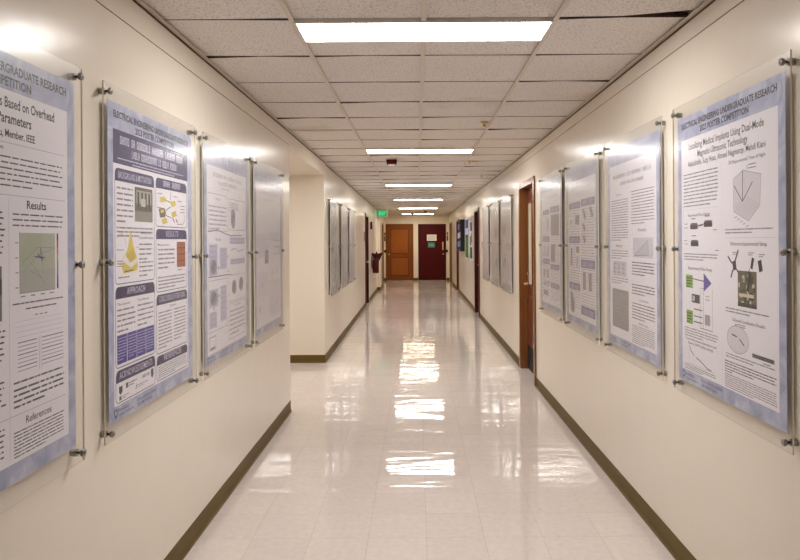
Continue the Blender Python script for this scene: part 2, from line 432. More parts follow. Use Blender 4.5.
# ------------------------------------------------------------------ ceiling lights
proto = None
LLAB = ['largest bright ceiling light panel, nearest the camera', 'second bright ceiling light, just in front of red ceiling alarm',
        'third bright ceiling light from the camera, beyond the red ceiling alarm', 'fourth bright ceiling light from the camera down the corridor',
        'fifth bright ceiling light from the camera, last but one', 'farthest bright ceiling light, nearest the end doors']
for k in range(0, 6):
    if proto is None:
        t = thing('ceiling_light', LLAB[0], 'ceiling light', (0.038, 0, CEIL), 0, 'ceiling lights along the corridor')
        w, d = 0.606, 0.304
        m = MB()
        m.box(-w, w, 0.002, 0.014, -0.004, 0.05, LFRAME); m.box(-w, w, d - 0.012, d, -0.004, 0.05, LFRAME)
        m.box(-w, -w + 0.012, 0.014, d - 0.012, -0.004, 0.05, LFRAME); m.box(w - 0.012, w, 0.014, d - 0.012, -0.004, 0.05, LFRAME)
        m.box(-w, w, 0.002, d, 0.05, 0.055, LFRAME)
        m.build('frame', t)
        m = MB(); m.box(-w + 0.012, w - 0.012, 0.014, d - 0.012, 0.0, 0.004, LIGHT); m.build('diffuser', t)
        proto = t; o = t
    else:
        o = proto.copy(); C.objects.link(o)
        for ch in list(proto.children):
            c2 = ch.copy(); C.objects.link(c2); c2.parent = o
        o['label'] = LLAB[k]
    if k >= 4:
        for ch in o.children:
            if ch.name.startswith('diffuser'): ch.data = ch.data.copy(); ch.data.materials[0] = WARM[k - 4]
    o.location = (0.038, ROWS0 + 7 * ROW * k + (0.3048 if k >= 2 else 0.0), CEIL)

o = proto.copy(); C.objects.link(o)  # unseen fixture added to brighten the recess wall and soffit
for ch in list(proto.children):
    c2 = ch.copy(); C.objects.link(c2); c2.parent = o
    if ch.name == 'diffuser': c2.data = ch.data.copy(); c2.data.materials[0] = LIGHT_FILL
o['label'] = 'added unseen ceiling light brightening the side recess, behind the near left wall'; del o['group']
o.location = (-2.75, 7.0, REC_Z + 0.004)

# ------------------------------------------------------------------ posters
DG = None
TXT = {}
def text_geo(s, bold=0.008):
    if (s, bold) in TXT: return TXT[(s, bold)]
    cu = bpy.data.curves.new('tmp', 'FONT'); cu.body = s; cu.size = 1.0; cu.resolution_u = 2; cu.offset = bold
    ob = bpy.data.objects.new('tmp', cu); C.objects.link(ob)
    dg = bpy.context.evaluated_depsgraph_get(); dg.update()
    me = bpy.data.meshes.new_from_object(ob.evaluated_get(dg))
    vs = [v.co.copy() for v in me.vertices]; fs = [list(p.vertices) for p in me.polygons]
    bpy.data.objects.remove(ob); bpy.data.curves.remove(cu); bpy.data.meshes.remove(me)
    x0 = min(v.x for v in vs); x1 = max(v.x for v in vs)
    TXT[(s, bold)] = ([(v.x - x0, v.y) for v in vs], fs, x1 - x0)
    return TXT[(s, bold)]

PW, PH = 36.0, 48.0
PANW, PANH = 1.0, 1.338
Y_SHEET = -0.0236
class Print:
    """One printed sub-part of a poster sheet; u to the right, v down, in inches."""
    def __init__(s, poster, name, layer=1, label=None):
        s.p = poster; s.name = name; s.layer = layer; s.els = []; s.cur = None; s.label = label; s.rng = random.Random(sum(ord(c) for c in name) + layer + len(poster.parts) * 13)
        poster.parts.append(s)
    def P(s, u, v, l=None):
        l = s.layer if l is None else l
        return ((u - PW/2) * IN, Y_SHEET - 0.00016 * l, s.p.zc + (PH/2 - v) * IN)
    def poly(s, pts, m, l=None):
        # pts are clockwise on the page so the face looks to the viewer
        s.el([(s.P(u, v, l)) for u, v in pts], [tuple(range(len(pts)))[::-1]], m); return s
    def el(s, vs, fs, m):
        if s.cur is None: s.els.append([(vs, fs, m)])
        else: s.cur.append((vs, fs, m))
    def begin(s): s.cur = []
    def end(s): s.els.append(s.cur); s.cur = None
    def rect(s, u0, v0, u1, v1, m, l=None):
        return s.poly([(u0, v0), (u1, v0), (u1, v1), (u0, v1)], m, l)
    def line(s, u0, v0, u1, v1, w, m, l=None):
        d = math.hypot(u1-u0, v1-v0) or 1; nx, ny = -(v1-v0)/d*w/2, (u1-u0)/d*w/2
        return s.poly([(u0-nx, v0-ny), (u1-nx, v1-ny), (u1+nx, v1+ny), (u0+nx, v0+ny)], m, l)
    def frame(s, u0, v0, u1, v1, w, m, l=None):
        s.rect(u0, v0, u1, v0+w, m, l); s.rect(u0, v1-w, u1, v1, m, l); s.rect(u0, v0+w, u0+w, v1-w, m, l); s.rect(u1-w, v0+w, u1, v1-w, m, l); return s
    def round_top(s, u0, v0, u1, v1, r, m, l=None):
        pts = []
        for k in range(7):
            a = PI + k * PI/12; pts.append((u0 + r + r*math.cos(a), v0 + r + r*math.sin(a)))
        for k in range(7):
            a = 1.5*PI + k * PI/12; pts.append((u1 - r + r*math.cos(a), v0 + r + r*math.sin(a)))
        return s.poly(pts + [(u1, v1), (u0, v1)], m, l)
    def ring(s, pts, w, m, l=None):
        for i in range(len(pts)): s.line(*pts[i], *pts[(i+1) % len(pts)], w, m, l)
        return s
    def text(s, t, u0, v, u1, h, m, l=None, bold=0.008):
        """cap height h, baseline v, stretched from u0 to u1"""
        vs, fs, w = text_geo(t, bold); kx = (u1-u0)/w; ky = h/0.70
        s.el([s.P(u0 + x*kx, v - y*ky, l) for x, y in vs], fs, m); return s
    def greek(s, u0, v0, u1, v1, sp, m, wt=0.42, last=0.6, ch=None, l=None):
        """lines of small unreadable print"""
        v = v0; ch = ch or sp * 0.5
        n = max(1, int(round((v1 - v0) / sp))); s.begin()
        for i in range(n):
            e = u1 if i < n-1 else u0 + (u1-u0)*last
            e -= s.rng.random() * (u1-u0) * 0.03
            u = u0
            while u < e - ch*0.5:
                w = min(ch * s.rng.choice([2, 3, 4, 5, 6, 7, 8]), e - u)
                s.rect(u, v + sp*(0.5-wt/2), u + w, v + sp*(0.5+wt/2), m, l); u += w + ch * 0.8
            v += sp
        s.end(); return s
    def letters(s, u0, v, u1, h, m, words, l=None):
        """a line of blurred capital letters as upright strokes"""
        n = sum(words) + len(words) - 1; cw = (u1-u0)/n; u = u0
        for wd in words:
            s.begin()
            for k in range(wd):
                a, b = u + cw*0.08, u + cw*0.86; t = cw*0.24
                s.rect(a, v-h, a+t, v, m, l)
                c = s.rng.randrange(5)
                if c != 0: s.rect(b-t, v-h, b, v, m, l)
                if c in (1, 2, 4): s.rect(a+t, v-h, b-t, v-h*0.84, m, l)
                if c in (0, 2): s.rect(a+t, v-h*0.16, b-t, v, m, l)
                if c in (3, 4): s.rect(a+t, v-h*0.58, b-t, v-h*0.42, m, l)
                u += cw
            u += cw; s.end()
        return s

CAPS = [(-0.47, 1.305), (0.47, 1.305), (-0.47, 0.669), (0.47, 0.669), (-0.47, 0.033), (0.47, 0.033)]
class Poster:
    meshes = {}
    def __init__(s, label, loc, rotz, group):
        s.zc = PANH / 2; s.parts = []
        s.root = thing('mounted_poster', label, 'poster', loc, rotz, group)
        w = PANW / 2
        for nm, ya, yb in (('acrylic_panel', -0.0306, -0.0248),):
            if nm in Poster.meshes:
                o = bpy.data.objects.new(nm, Poster.meshes[nm]); C.objects.link(o); o.parent = s.root
            else:
                m = MB()
                v = [(-w,ya,0),(w,ya,0),(w,yb,0),(-w,yb,0),(-w,ya,PANH),(w,ya,PANH),(w,yb,PANH),(-w,yb,PANH)]
                m.add(v, [(0,1,5,4),(2,3,7,6),(0,3,2,1),(4,5,6,7)], ACRYL); m.add(v, [(1,2,6,5),(3,0,4,7)], EDGE)
                o = m.build(nm, s.root); Poster.meshes[nm] = o.data
        for x, z in CAPS:
            if 'standoff' in Poster.meshes:
                o = bpy.data.objects.new('standoff', Poster.meshes['standoff']); C.objects.link(o)
                k = bpy.data.objects.new('cap', Poster.meshes['cap']); C.objects.link(k)
            else:
                R = Matrix.Rotation(PI/2, 4, 'X')   # +Z -> -Y
                m = MB(); m.lathe([(0.0115, 0.0), (0.0125, 0.0015), (0.0125, 0.0215), (0.0115, 0.0225)], STEEL, R)
                m.lathe([(0.0045, 0.0225), (0.0045, 0.039)], DARKSTEEL, R, n=12)
                o = m.build('standoff')
                m = MB(); m.lathe([(0.0065, 0.0308), (0.0085, 0.0345), (0.0125, 0.0365), (0.0125, 0.0455), (0.011, 0.0473)], STEEL, R)
                m.lathe([(0.005, 0.0473), (0.005, 0.0479)], DARKSTEEL, R, n=6)
                k = m.build('cap'); Poster.meshes['standoff'] = o.data; Poster.meshes['cap'] = k.data
            o.parent = s.root; o.location = (x, 0, z); k.parent = o
    def finish(s):
        m = MB(); hw, hh = PW/2*IN, PH/2*IN
        m.box(-hw, hw, Y_SHEET, Y_SHEET + 0.0012, s.zc - hh, s.zc + hh, BORDER)
        sh = m.build('poster_sheet', s.root)
        for p in s.parts:
            els = [e for e in p.els if e]
            bx = []
            for e in els:
                xs = [v[0] for q in e for v in q[0]]; zs = [v[2] for q in e for v in q[0]]; bx.append((min(xs), max(xs), min(zs), max(zs)))
            par = list(range(len(els)))
            def find(i):
                while par[i] != i: i = par[i]
                return i
            for i in range(len(els)):
                for j in range(i):
                    a, b = bx[i], bx[j]
                    gx = max(a[0]-b[1], b[0]-a[1], 0); gz = max(a[2]-b[3], b[2]-a[3], 0)
                    if math.hypot(gx, gz) < 0.016: par[find(i)] = find(j)
            cl = {}
            for i, e in enumerate(els): cl.setdefault(find(i), []).append(e)
            big = max(cl.values(), key=lambda c: sum(len(q[0]) for e in c for q in e)) if cl else None
            for c in cl.values():
                mb = MB(); mb.flat = True
                for e in c:
                    for q in e: mb.add(*q)
                o = mb.build(p.name, sh)
                if p.label and c is big: o['label'] = p.label
        return s

K = ink(22, 20, 30); K2 = ink(46, 42, 54); G1 = ink(84, 80, 92); G2 = ink(140, 136, 148); G3 = ink(176, 172, 184)
NAVY = ink(64, 62, 108); NAVY2 = ink(62, 54, 92); BLUE = ink(72, 66, 160); YEL = ink(228, 208, 104); ORG = ink(170, 92, 52)
LIL = ink(200, 198, 226); LIL2 = ink(166, 162, 198); PURP = ink(128, 122, 168)

def heading(p, ink_=K):
    h = Print(p, 'heading_text', 2)
    h.text('ELECTRICAL ENGINEERING UNDERGRADUATE RESEARCH', 1.9, 2.15, 34.0, 1.0, ink_, bold=0.03)
    h.text('2023 POSTER COMPETITION', 9.6, 3.62, 26.3, 1.0, ink_, bold=0.03)
def footer(p):
    f = Print(p, 'footer_logo', 2)
    sh = [(1.6, 46.2), (2.7, 46.2), (2.7, 47.0), (2.15, 47.6), (1.6, 47.0)]
    f.poly(sh, ink(40, 48, 92)); f.poly([(1.85, 46.4), (2.45, 46.4), (2.45, 46.9), (2.15, 47.2), (1.85, 46.9)], ink(190, 200, 228), 3)
    f.text('PennState', 3.0, 46.75, 6.6, 0.55, ink(40, 48, 92)); f.text('College of Engineering', 3.0, 47.4, 8.4, 0.36, ink(70, 80, 120))
    f.text('SCHOOL OF ELECTRICAL ENGINEERING', 9.8, 46.75, 17.6, 0.46, ink(54, 62, 104)); f.text('AND COMPUTER SCIENCE', 9.8, 47.5, 15.6, 0.46, ink(54, 62, 104))
def content(p, v0=4.1, v1=45.8):
    c = Print(p, 'content_area', 1); c.rect(1.7, v0, 34.2, v1, PAPER)

# ---- wall posters, left wall
ZL, ZR = 1.487 - PANH/2, 1.515 - PANH/2
GRP = 'research posters behind acrylic on standoffs'
def left_poster(label, y0, zb=ZL):
    if y0 < 8: return Poster(label, (XL + 0.0006, y0 + 0.5, zb), PI/2, GRP)
    yy = y0 + 0.5
    return Poster(label, (left_far(yy) + 0.0012, yy, zb), PI/2 + TH, GRP)
def right_poster(label, y1, zb=ZR):     # y1 = near edge
    return Poster(label, (XR - 0.0006, y1 + 0.5, zb), -PI/2, GRP)

# L1: cut by the left frame edge
p = left_poster('poster on left wall nearest the camera, cut by the frame edge, with pale map chart', 1.262)
heading(p); content(p)
t = Print(p, 'title_text', 2)
t.letters(6.0, 6.0, 20.0, 1.0, K, [9, 8, 3]); t.text('s Based on Overhead', 20.4, 6.0, 31.2, 1.15, K, bold=0.02)
t.letters(10, 7.75, 19.2, 1.0, K, [7, 5]); t.text('Parameters', 20.0, 7.75, 26.3, 1.15, K, bold=0.02)
t.letters(8, 9.3, 20.0, 0.75, G1, [6, 7, 6]); t.text('u, Member, IEEE', 20.3, 9.3, 27.0, 0.85, K, bold=0.02)
b = Print(p, 'text_block', 2); b.rect(2.2, 9.9, 33.6, 9.96, LIL2); b.text('on', 20.1, 10.75, 21.0, 0.55, K)
b.greek(2.4, 11.2, 33.2, 15.0, 0.63, G1, 0.26, 0.8); b.rect(2.2, 15.7, 33.6, 15.76, LIL2)
b = Print(p, 'text_block', 2); b.text('Results', 25.3, 17.1, 29.3, 0.95, K, bold=0.02); b.greek(22.6, 17.5, 33.2, 19.4, 0.63, G1, 0.26, 0.97)
f = Print(p, 'map_figure', 2, 'pale green map chart with colour bar')
f.rect(23.9, 19.9, 31.2, 26.8, ink(188, 190, 176)); f.poly([(25.5, 19.9), (28.5, 19.9), (27.5, 22.3), (24.8, 24.0), (23.9, 24.0), (23.9, 22.4)], ink(180, 188, 166), 3)
f.poly([(28.6, 19.9), (31.2, 19.9), (31.2, 21.2), (29.3, 22.8), (28.3, 22.2)], ink(186, 194, 180), 3); f.rect(23.9, 24.2, 31.2, 26.8, ink(182, 182, 176), 3)
for a in ((24.2, 23.4, 27.4, 21.6), (27.4, 21.6, 31.0, 21.7), (25.6, 24.2, 28.4, 25.4), (24.6, 24.4, 27.8, 22.4), (27.8, 22.4, 31.2, 21.8), (26.0, 23.4, 29.2, 26.2), (28.3, 21.8, 28.5, 24.8)): f.line(*a, 0.06, G2, 4)
for a in ((26.8, 22.7, 28.9, 22.9), (27.4, 22.4, 28.5, 23.2), (28.0, 21.7, 28.2, 23.0)): f.line(*a, 0.14, ink(64, 72, 130), 5)
for k, col in enumerate([(110, 24, 30), (180, 60, 40), (200, 120, 50), (190, 180, 70), (110, 170, 80), (70, 140, 180), (60, 80, 160), (40, 36, 100)]): f.rect(31.6, 19.9 + k*0.862, 31.95, 19.9 + (k+1)*0.862, ink(*col))
f.rect(23.8, 19.8, 23.9, 26.9, G2); f.rect(23.8, 26.8, 31.2, 26.88, G2)
for k in range(4): f.rect(23.0, 21.0 + k*1.7, 23.6, 21.12 + k*1.7, G2); f.rect(24 + k*2.0, 27.15, 24.9 + k*2.0, 27.3, G2)
b = Print(p, 'text_block', 2); b.greek(22.5, 27.8, 33.0, 28.2, 0.4, G1, 0.4, 1.0); b.greek(25.0, 28.5, 31.6, 28.9, 0.4, G1, 0.4, 1.0)
f = Print(p, 'table_figure', 2)
for k in range(3): f.rect(26.8 + k*1.0, 29.5, 27.4 + k*1.0, 29.65, ink(190, 130, 120))
for k in range(4): f.rect(23.0, 30.0 + k*0.6, 33.0, 30.05 + k*0.6, LIL)
for k in range(8):
    f.rect(23.4, 32.4 + k*0.46, 27.2, 32.5 + k*0.46, LIL2 if k % 3 else G1); f.rect(28.2, 32.4 + k*0.46, 33.0, 32.5 + k*0.46, LIL2 if k % 3 else G1)
f.rect(27.6, 32.2, 27.68, 36.2, LIL2); f.rect(28.0, 32.2, 28.06, 36.2, LIL2)
b = Print(p, 'text_block', 2); b.greek(22.6, 36.7, 32.9, 37.1, 0.4, G1, 0.5, 1.0); b.greek(22.6, 37.4, 33.2, 39.9, 0.63, G1, 0.36, 0.6); b.rect(2.2, 40.5, 33.6, 40.56, LIL2)
b = Print(p, 'text_block', 2); b.text('References', 24.9, 41.9, 30.2, 0.85, K); b.greek(22.6, 42.3, 33.2, 45.4, 0.39, G1, 0.36, 0.6, 0.2)
b = Print(p, 'text_block', 2); b.greek(2.4, 17.4, 21.2, 23, 0.63, G1, 0.32); b.greek(2.4, 30.4, 21.2, 34.6, 0.63, G1, 0.32)
b = Print(p, 'text_block', 2); b.greek(2.4, 36.0, 21.2, 40.0, 0.63, G1, 0.32); b.greek(2.4, 41.2, 21.2, 45.4, 0.6, G1, 0.32)
f = Print(p, 'photo_figure', 2); f.rect(6, 23.6, 20.6, 29.6, ink(120, 122, 110)); f.poly([(18.5, 23.8), (20.6, 25.1), (20.6, 26.8), (19, 26.2)], ink(60, 66, 52), 3)
f = Print(p, 'column_rule', 2); f.rect(21.85, 16.2, 21.92, 45.4, LIL)
footer(p); p.finish()

# L2: navy banner poster
p = left_poster('second poster on left wall, white boxes under navy header banners and yellow drop drawing', 2.416)
heading(p)
c = Print(p, 'content_area', 1); c.rect(1.7, 9.0, 33.6, 45.7, PAPER)
t = Print(p, 'title_banner', 2, 'dark violet title banner'); t.rect(1.7, 3.95, 33.6, 9.1, NAVY)
LV = ink(206, 206, 232)
t.letters(4.0, 6.0, 31.0, 1.25, LV, [5, 2, 8, 8, 7, 5], 3); t.letters(8.2, 7.75, 28.0, 1.2, LV, [5, 11, 2, 5, 6], 3)
t.greek(3.2, 8.05, 32.0, 8.45, 0.4, LIL, 0.5, 1.0, l=3); t.greek(8.5, 8.55, 27.0, 8.95, 0.4, LIL, 0.5, 1.0, l=3)
def boxed(u0, v0, u1, v1, hh, txt=None, words=None, col=NAVY):
    q = Print(p, 'section_banner', 3); q.round_top(u0, v0, u1, v0 + hh, 1.0, col)
    r = 0.8; pts = [(u0, v0 + hh), (u1, v0 + hh)]
    for k in range(5): a = k*PI/8; pts.append((u1 - r + r*math.cos(a), v1 - r + r*math.sin(a)))
    for k in range(5): a = PI/2 + k*PI/8; pts.append((u0 + r + r*math.cos(a), v1 - r + r*math.sin(a)))
    q.ring(pts, 0.13, col, 2)
    c = (u0+u1)/2
    if txt:
        w = min(u1 - u0 - 2.4, 0.86*len(txt)); q.text(txt, c - w/2, v0 + hh - 0.42, c + w/2, 1.05, LV, 4)
    else:
        n = sum(words) + 1; w = min(u1-u0-3, n*0.7); q.letters(c - w/2, v0 + hh - 0.42, c + w/2, 1.05, LV, words, 4)
    return q
boxed(2.2, 9.75, 17.0, 27.4, 1.9, 'BACKGROUND & MOTIVATION')
boxed(17.75, 9.75, 33.0, 18.3, 1.75, words=[5, 6])
boxed(17.75, 18.75, 33.0, 29.8, 1.7, 'RESULTS')
boxed(2.2, 27.85, 17.0, 40.1, 1.75, 'APPROACH', col=NAVY2)
boxed(17.75, 30.3, 33.0, 40.6, 1.75, 'CONCLUSIONS & FUTURE WORK', col=NAVY2)
boxed(2.2, 40.5, 17.0, 45.4, 1.8, 'ACKNOWLEDGEMENTS', col=NAVY2)
boxed(17.75, 41.0, 33.0, 45.3, 1.55, 'REFERENCES', col=NAVY2)
b = Print(p, 'text_block', 2); b.greek(2.8, 12.3, 8.6, 18.4, 0.85, G2, 0.32); b.greek(2.8, 18.5, 16.4, 20.6, 0.62, G2, 0.4)
f = Print(p, 'photo_figure', 3, 'grey photo of a bus interior'); f.rect(9.2, 12.1, 16.3, 17.7, ink(104, 102, 98)); f.rect(9.8, 12.6, 15.8, 14.8, ink(176, 174, 166), 4); f.rect(9.2, 16.0, 16.3, 17.7, ink(150, 144, 136), 4)
for k in range(4): f.rect(10.2 + k*1.45, 12.9, 10.9 + k*1.45, 15.6, ink(72, 70, 70), 5)
f.rect(11.6, 13.9, 13.4, 15.2, ink(200, 200, 190), 6)
f = Print(p, 'drop_figure', 3, 'yellow drop drawing')
drop = [(7.7, 18.9), (8.1, 20.6), (9.1, 22.4), (10.0, 23.6), (10.2, 24.8), (9.9, 25.6), (5.0, 25.9), (4.5, 24.9), (5.0, 23.6), (6.4, 22.2), (7.2, 20.4)]
f.poly(drop, YEL); f.poly([(6.2, 23.0), (8.6, 21.9), (9.2, 23.2), (8.2, 24.4), (6.8, 24.1)], ink(214, 188, 92), 4)
f.poly([(4.6, 22.9), (5.4, 22.9), (7.4, 24.3), (9.8, 23.6), (10.1, 24.2), (7.6, 25.1), (4.5, 23.8)], ink(240, 236, 236), 5)
f.line(5.4, 25.6, 8.4, 25.45, 0.14, K, 6)
for a in ((2.9, 20.4, 4.2, 19.6), (4.2, 19.6, 5.4, 20.2), (5.4, 20.2, 5.9, 21.4), (2.8, 23.9, 4.6, 24.0), (2.8, 24.3, 4.6, 24.5), (9.4, 22.0, 10.6, 21.8)): f.line(*a, 0.09, ink(190, 120, 110))
for v in (22.2, 23.9, 24.3, 24.7): f.line(2.7, v, 5.2, v + 0.05, 0.09, G1)
b = Print(p, 'text_block', 2); b.text('Method &', 11.6, 19.7, 15.6, 0.45, G1); b.text('Considerations', 10.6, 20.5, 16.4, 0.45, G1); b.greek(10.8, 21.0, 16.2, 24.0, 0.8, G2, 0.34); b.greek(10.8, 24.0, 16.4, 26.8, 0.72, G2, 0.34); b.greek(3.2, 26.2, 9.8, 26.7, 0.5, G2)
f = Print(p, 'diagram_figure', 3, 'diagram of yellow blocks and wires')
for u, v in ((19.4, 13.2), (24.4, 13.7), (24.8, 15.6), (20.2, 17.0)): f.poly([(u, v), (u+2.4, v-0.4), (u+3.0, v+0.5), (u+0.7, v+0.9)], YEL)
f.poly([(19.0, 15.2), (21.6, 14.9), (22.4, 15.8), (21.8, 16.6), (19.6, 16.7)], ink(112, 108, 96)); f.poly([(19.6, 15.4), (21.2, 15.2), (21.5, 15.7), (20.2, 15.9)], YEL, 4)
for a in ((24.5, 11.9, 24.6, 13.4), (22.0, 13.4, 24.4, 13.8), (24.5, 14.6, 22.2, 15.4), (22.2, 16.2, 24.9, 16.6)): f.line(*a, 0.16, G1)
for a in ((25.6, 16.6, 26.6, 17.4), (27.2, 16.8, 28.2, 17.4)): f.line(*a, 0.3, ink(170, 40, 50))
for a in ((28.0, 17.7, 31.0, 17.6), (31.0, 17.6, 32.0, 16.6), (32.0, 16.6, 32.0, 15.8)): f.line(*a, 0.12, G1)
for k in range(3): f.rect(29.6, 14.1 + k*0.6, 32.0, 14.22 + k*0.6, G1)
for u, v in ((18.4, 12.4), (18.2, 14.9), (25.8, 12.5), (28.3, 13.2)): f.rect(u, v, u + 2.2, v + 0.14, G2)
b = Print(p, 'text_block', 2); b.text('Measurement', 18.5, 21.7, 23.8, 0.42, G1); b.greek(18.6, 22.0, 26.6, 25.6, 0.8, G2, 0.36); b.greek(18.6, 27.0, 32.2, 29.4, 0.62, G2, 0.4); b.greek(28.0, 26.0, 32.0, 26.6, 0.6, G3)
f = Print(p, 'photo_figure', 3, 'orange brown stacked board photo'); f.rect(27.6, 21.0, 32.2, 25.8, ORG)
for k in range(3): f.line(27.6, 22.2 + k*1.2, 32.2, 22.1 + k*1.2, 0.22, ink(110, 54, 30), 4)
b = Print(p, 'text_block', 2); b.text('The sensors', 2.8, 30.7, 7.2, 0.42, G1); b.text('The software', 10.0, 30.6, 14.6, 0.42, G1)
b.greek(2.8, 31.0, 9.2, 35.0, 0.8, G2, 0.34); b.greek(10.0, 30.9, 16.4, 35.0, 0.8, G2, 0.34)
f = Print(p, 'table_figure', 3, 'four column violet blue table')
for k in range(4):
    a = 2.7 + k*3.53; f.rect(a, 35.2, a + 3.36, 39.6, BLUE); f.greek(a + 0.35, 35.5, a + 3.1, 39.3, 0.46, LIL, 0.3, 0.7, l=4)
b = Print(p, 'text_block', 2); b.text('Summary', 24.0, 32.85, 27.0, 0.42, G1); b.greek(18.6, 33.2, 25.0, 40.0, 0.62, G2, 0.36); b.greek(26.0, 33.2, 32.2, 39.4, 0.62, G2, 0.36)
b = Print(p, 'text_block', 2); b.greek(18.4, 42.8, 32.4, 45.0, 0.37, G2, 0.4)
f = Print(p, 'sponsor_logo', 3); f.poly([(3.2, 43.0), (4.4, 43.0), (4.4, 43.9), (3.8, 44.3), (3.2, 43.9)], ink(62, 58, 80)); f.rect(5.6, 42.9, 6.4, 43.7, G1); f.greek(6.6, 42.9, 9.6, 43.7, 0.4, G1); f.rect(3.3, 44.5, 4.0, 45.1, G1); f.greek(4.2, 44.5, 6.6, 45.1, 0.3, G2)
f.letters(11.6, 43.4, 14.6, 0.5, G1, [6]); f.poly([(15.2, 42.6), (16.3, 42.6), (16.3, 43.7), (15.75, 44.2), (15.2, 43.7)], ink(80, 84, 104)); f.line(9.2, 44.6, 9.6, 43.9, 0.25, G1); f.greek(9.9, 44.0, 14.0, 44.6, 0.32, G2)
footer(p); p.finish()

# L3: flow-chart poster
p = left_poster('third poster on left wall, pale lilac with outlined boxes and flow charts', 3.530)
heading(p, LIL2); content(p)
t = Print(p, 'title_text', 2); t.letters(6, 6.4, 30, 0.9, G3, [9, 3, 8, 7]); t.letters(10, 7.9, 26, 0.8, G3, [8, 9]); t.greek(12, 8.4, 24, 9.0, 0.5, G3)
f = Print(p, 'outline_figure', 2)
for u0, v0, u1, v1 in ((2.6, 10.2, 16.8, 18.6), (18.0, 10.6, 33.2, 18.2), (2.6, 29.6, 16.8, 41.0), (18.0, 29.2, 33.2, 35.6), (18.0, 36.0, 33.2, 44.6)): f.frame(u0, v0, u1, v1, 0.11, G2)
f.line(2.6, 18.8, 9, 18.4, 0.2, G1); f.line(9, 18.4, 20, 19.6, 0.2, G1); f.line(20, 19.6, 30, 19.4, 0.2, G1); f.line(2.6, 28.8, 20, 28.9, 0.22, G1)
b = Print(p, 'text_block', 2); b.greek(3.2, 12.6, 16.2, 18.2, 1.0, G3, 0.36); b.text('Abstract', 8.0, 11.6, 11.6, 0.6, G2); b.greek(19, 11.4, 27, 14.0, 0.5, G3, 0.5); b.text('Results', 7.8, 20.8, 12.2, 0.7, G2)
for u0, v0, u1, v1, lab in ((3.0, 21.6, 9.0, 28.6, None), (11.0, 22.4, 16.4, 27.4, None), (19.0, 19.9, 32.8, 21.6, None), (19.4, 25.2, 32.8, 26.6, None), (3.0, 31.6, 9.6, 35.6, None), (11.2, 31.2, 16.0, 39.4, None), (3.2, 36.6, 8.4, 40.2, None)):
    f = Print(p, 'figure_box', 2); f.rect(u0, v0, u1, v1, LIL)
    n = max(2, int((v1-v0)/1.1))
    for k in range(n): f.rect(u0 + 0.5, v0 + 0.4 + k*(v1-v0)/n, u1 - 0.6, v0 + 0.55 + k*(v1-v0)/n, LIL2, 3)
for cu, cv, ru, rv in ((22.0, 15.4, 2.0, 2.4), (6.2, 26.6, 2.2, 1.7), (22.6, 32.2, 2.0, 1.8), (29.0, 31.8, 2.0, 1.8), (6.2, 33.6, 2.4, 1.6)):
    f = Print(p, 'round_figure', 4); f.poly([(cu + ru*math.cos(2*PI*k/16), cv + rv*math.sin(2*PI*k/16)) for k in range(16)], ink(150, 148, 158)); f.line(cu-ru*0.6, cv+rv*0.5, cu+ru*0.5, cv-rv*0.6, 0.4, G1, 5)
f = Print(p, 'chart_figure', 3); f.line(20, 23.2, 24, 22.6, 0.14, G1); f.line(24, 22.6, 27, 23.6, 0.14, G1); f.line(27, 23.6, 32, 22.9, 0.14, G1)
for u, v in ((9.6, 27.0), (17.0, 24.6), (17.2, 28.0), (9.8, 33.4), (6.0, 36.0)): f.poly([(u, v-0.4), (u+0.9, v), (u, v+0.4)], G1)
b = Print(p, 'text_block', 2); b.greek(18.8, 37.4, 32.6, 44.0, 1.1, G3, 0.34); b.text('References', 22.8, 36.9, 28.4, 0.55, G2)
f = Print(p, 'code_frame', 3); f.frame(3.0, 42.0, 7.6, 45.0, 0.16, G1); f.rect(3.6, 44.4, 7.0, 44.7, G1)
footer(p); p.finish()

# L4: faint poster at the corner
p = left_poster('fourth poster on left wall, faint lilac print, at the recess corner', 4.640)
heading(p, LIL2); content(p)
t = Print(p, 'title_text', 2); t.letters(7, 7, 29, 0.9, LIL, [7, 4, 9]); t.greek(11, 8, 25, 9, 0.5, LIL)
b = Print(p, 'text_block', 2); b.greek(3, 19, 16.4, 26, 0.62, LIL, 0.45); b.greek(18.6, 18, 32.8, 21, 0.62, LIL, 0.45); b.greek(3, 30, 16.4, 38, 0.7, LIL, 0.35); b.greek(18.6, 33, 32.8, 44, 0.7, LIL, 0.35)
f = Print(p, 'photo_figure', 2); f.rect(12.2, 23.6, 16.8, 27.6, ink(136, 134, 146)); f.rect(13, 24.4, 16, 26.6, ink(170, 168, 180), 3)
f = Print(p, 'chart_figure', 2); f.frame(25, 20.6, 33, 25, 0.25, LIL2); f.rect(26, 22.6, 32, 22.9, G2)
for u, v in ((8, 33), (21, 30), (28, 29.6), (5, 40)): f.rect(u, v, u + 1.4, v + 1.4, G3)
footer(p); p.finish()

# far posters past the recess, left wall
def far_poster(p, k, banner=True):
    heading(p, LIL2); content(p)
    b = Print(p, 'text_block', 2); b.greek(3, 11, 16.4, 20, 1.0, LIL, 0.45); b.greek(18.6, 11, 32.8, 22, 1.0, LIL, 0.45); b.greek(3, 30, 16.4, 44, 1.0, LIL, 0.45); b.greek(18.6, 34, 32.8, 44, 1.0, LIL, 0.45)
    t = Print(p, 'title_text', 2); t.letters(7, 7.2, 29, 1.1, LIL2, [7, 4, 9])
    for j in range(3):
        u = 3 if (j + k) % 2 else 18.6; v = 13 + 9*j + k
        f = Print(p, 'figure_box', 3); f.rect(u, v, u + 13, v + 5, LIL if j % 2 else LIL2); f.frame(u + 1, v + 1, u + 12, v + 4, 0.3, G3, 4)
    p.finish()
far_poster(left_poster('first of three far posters on left wall just past the recess', 8.90), 0)
far_poster(left_poster('middle of three far posters on left wall past the recess', 10.24), 1)
far_poster(left_poster('last of three far posters on left wall, before the dark wood door', 11.56), 2)

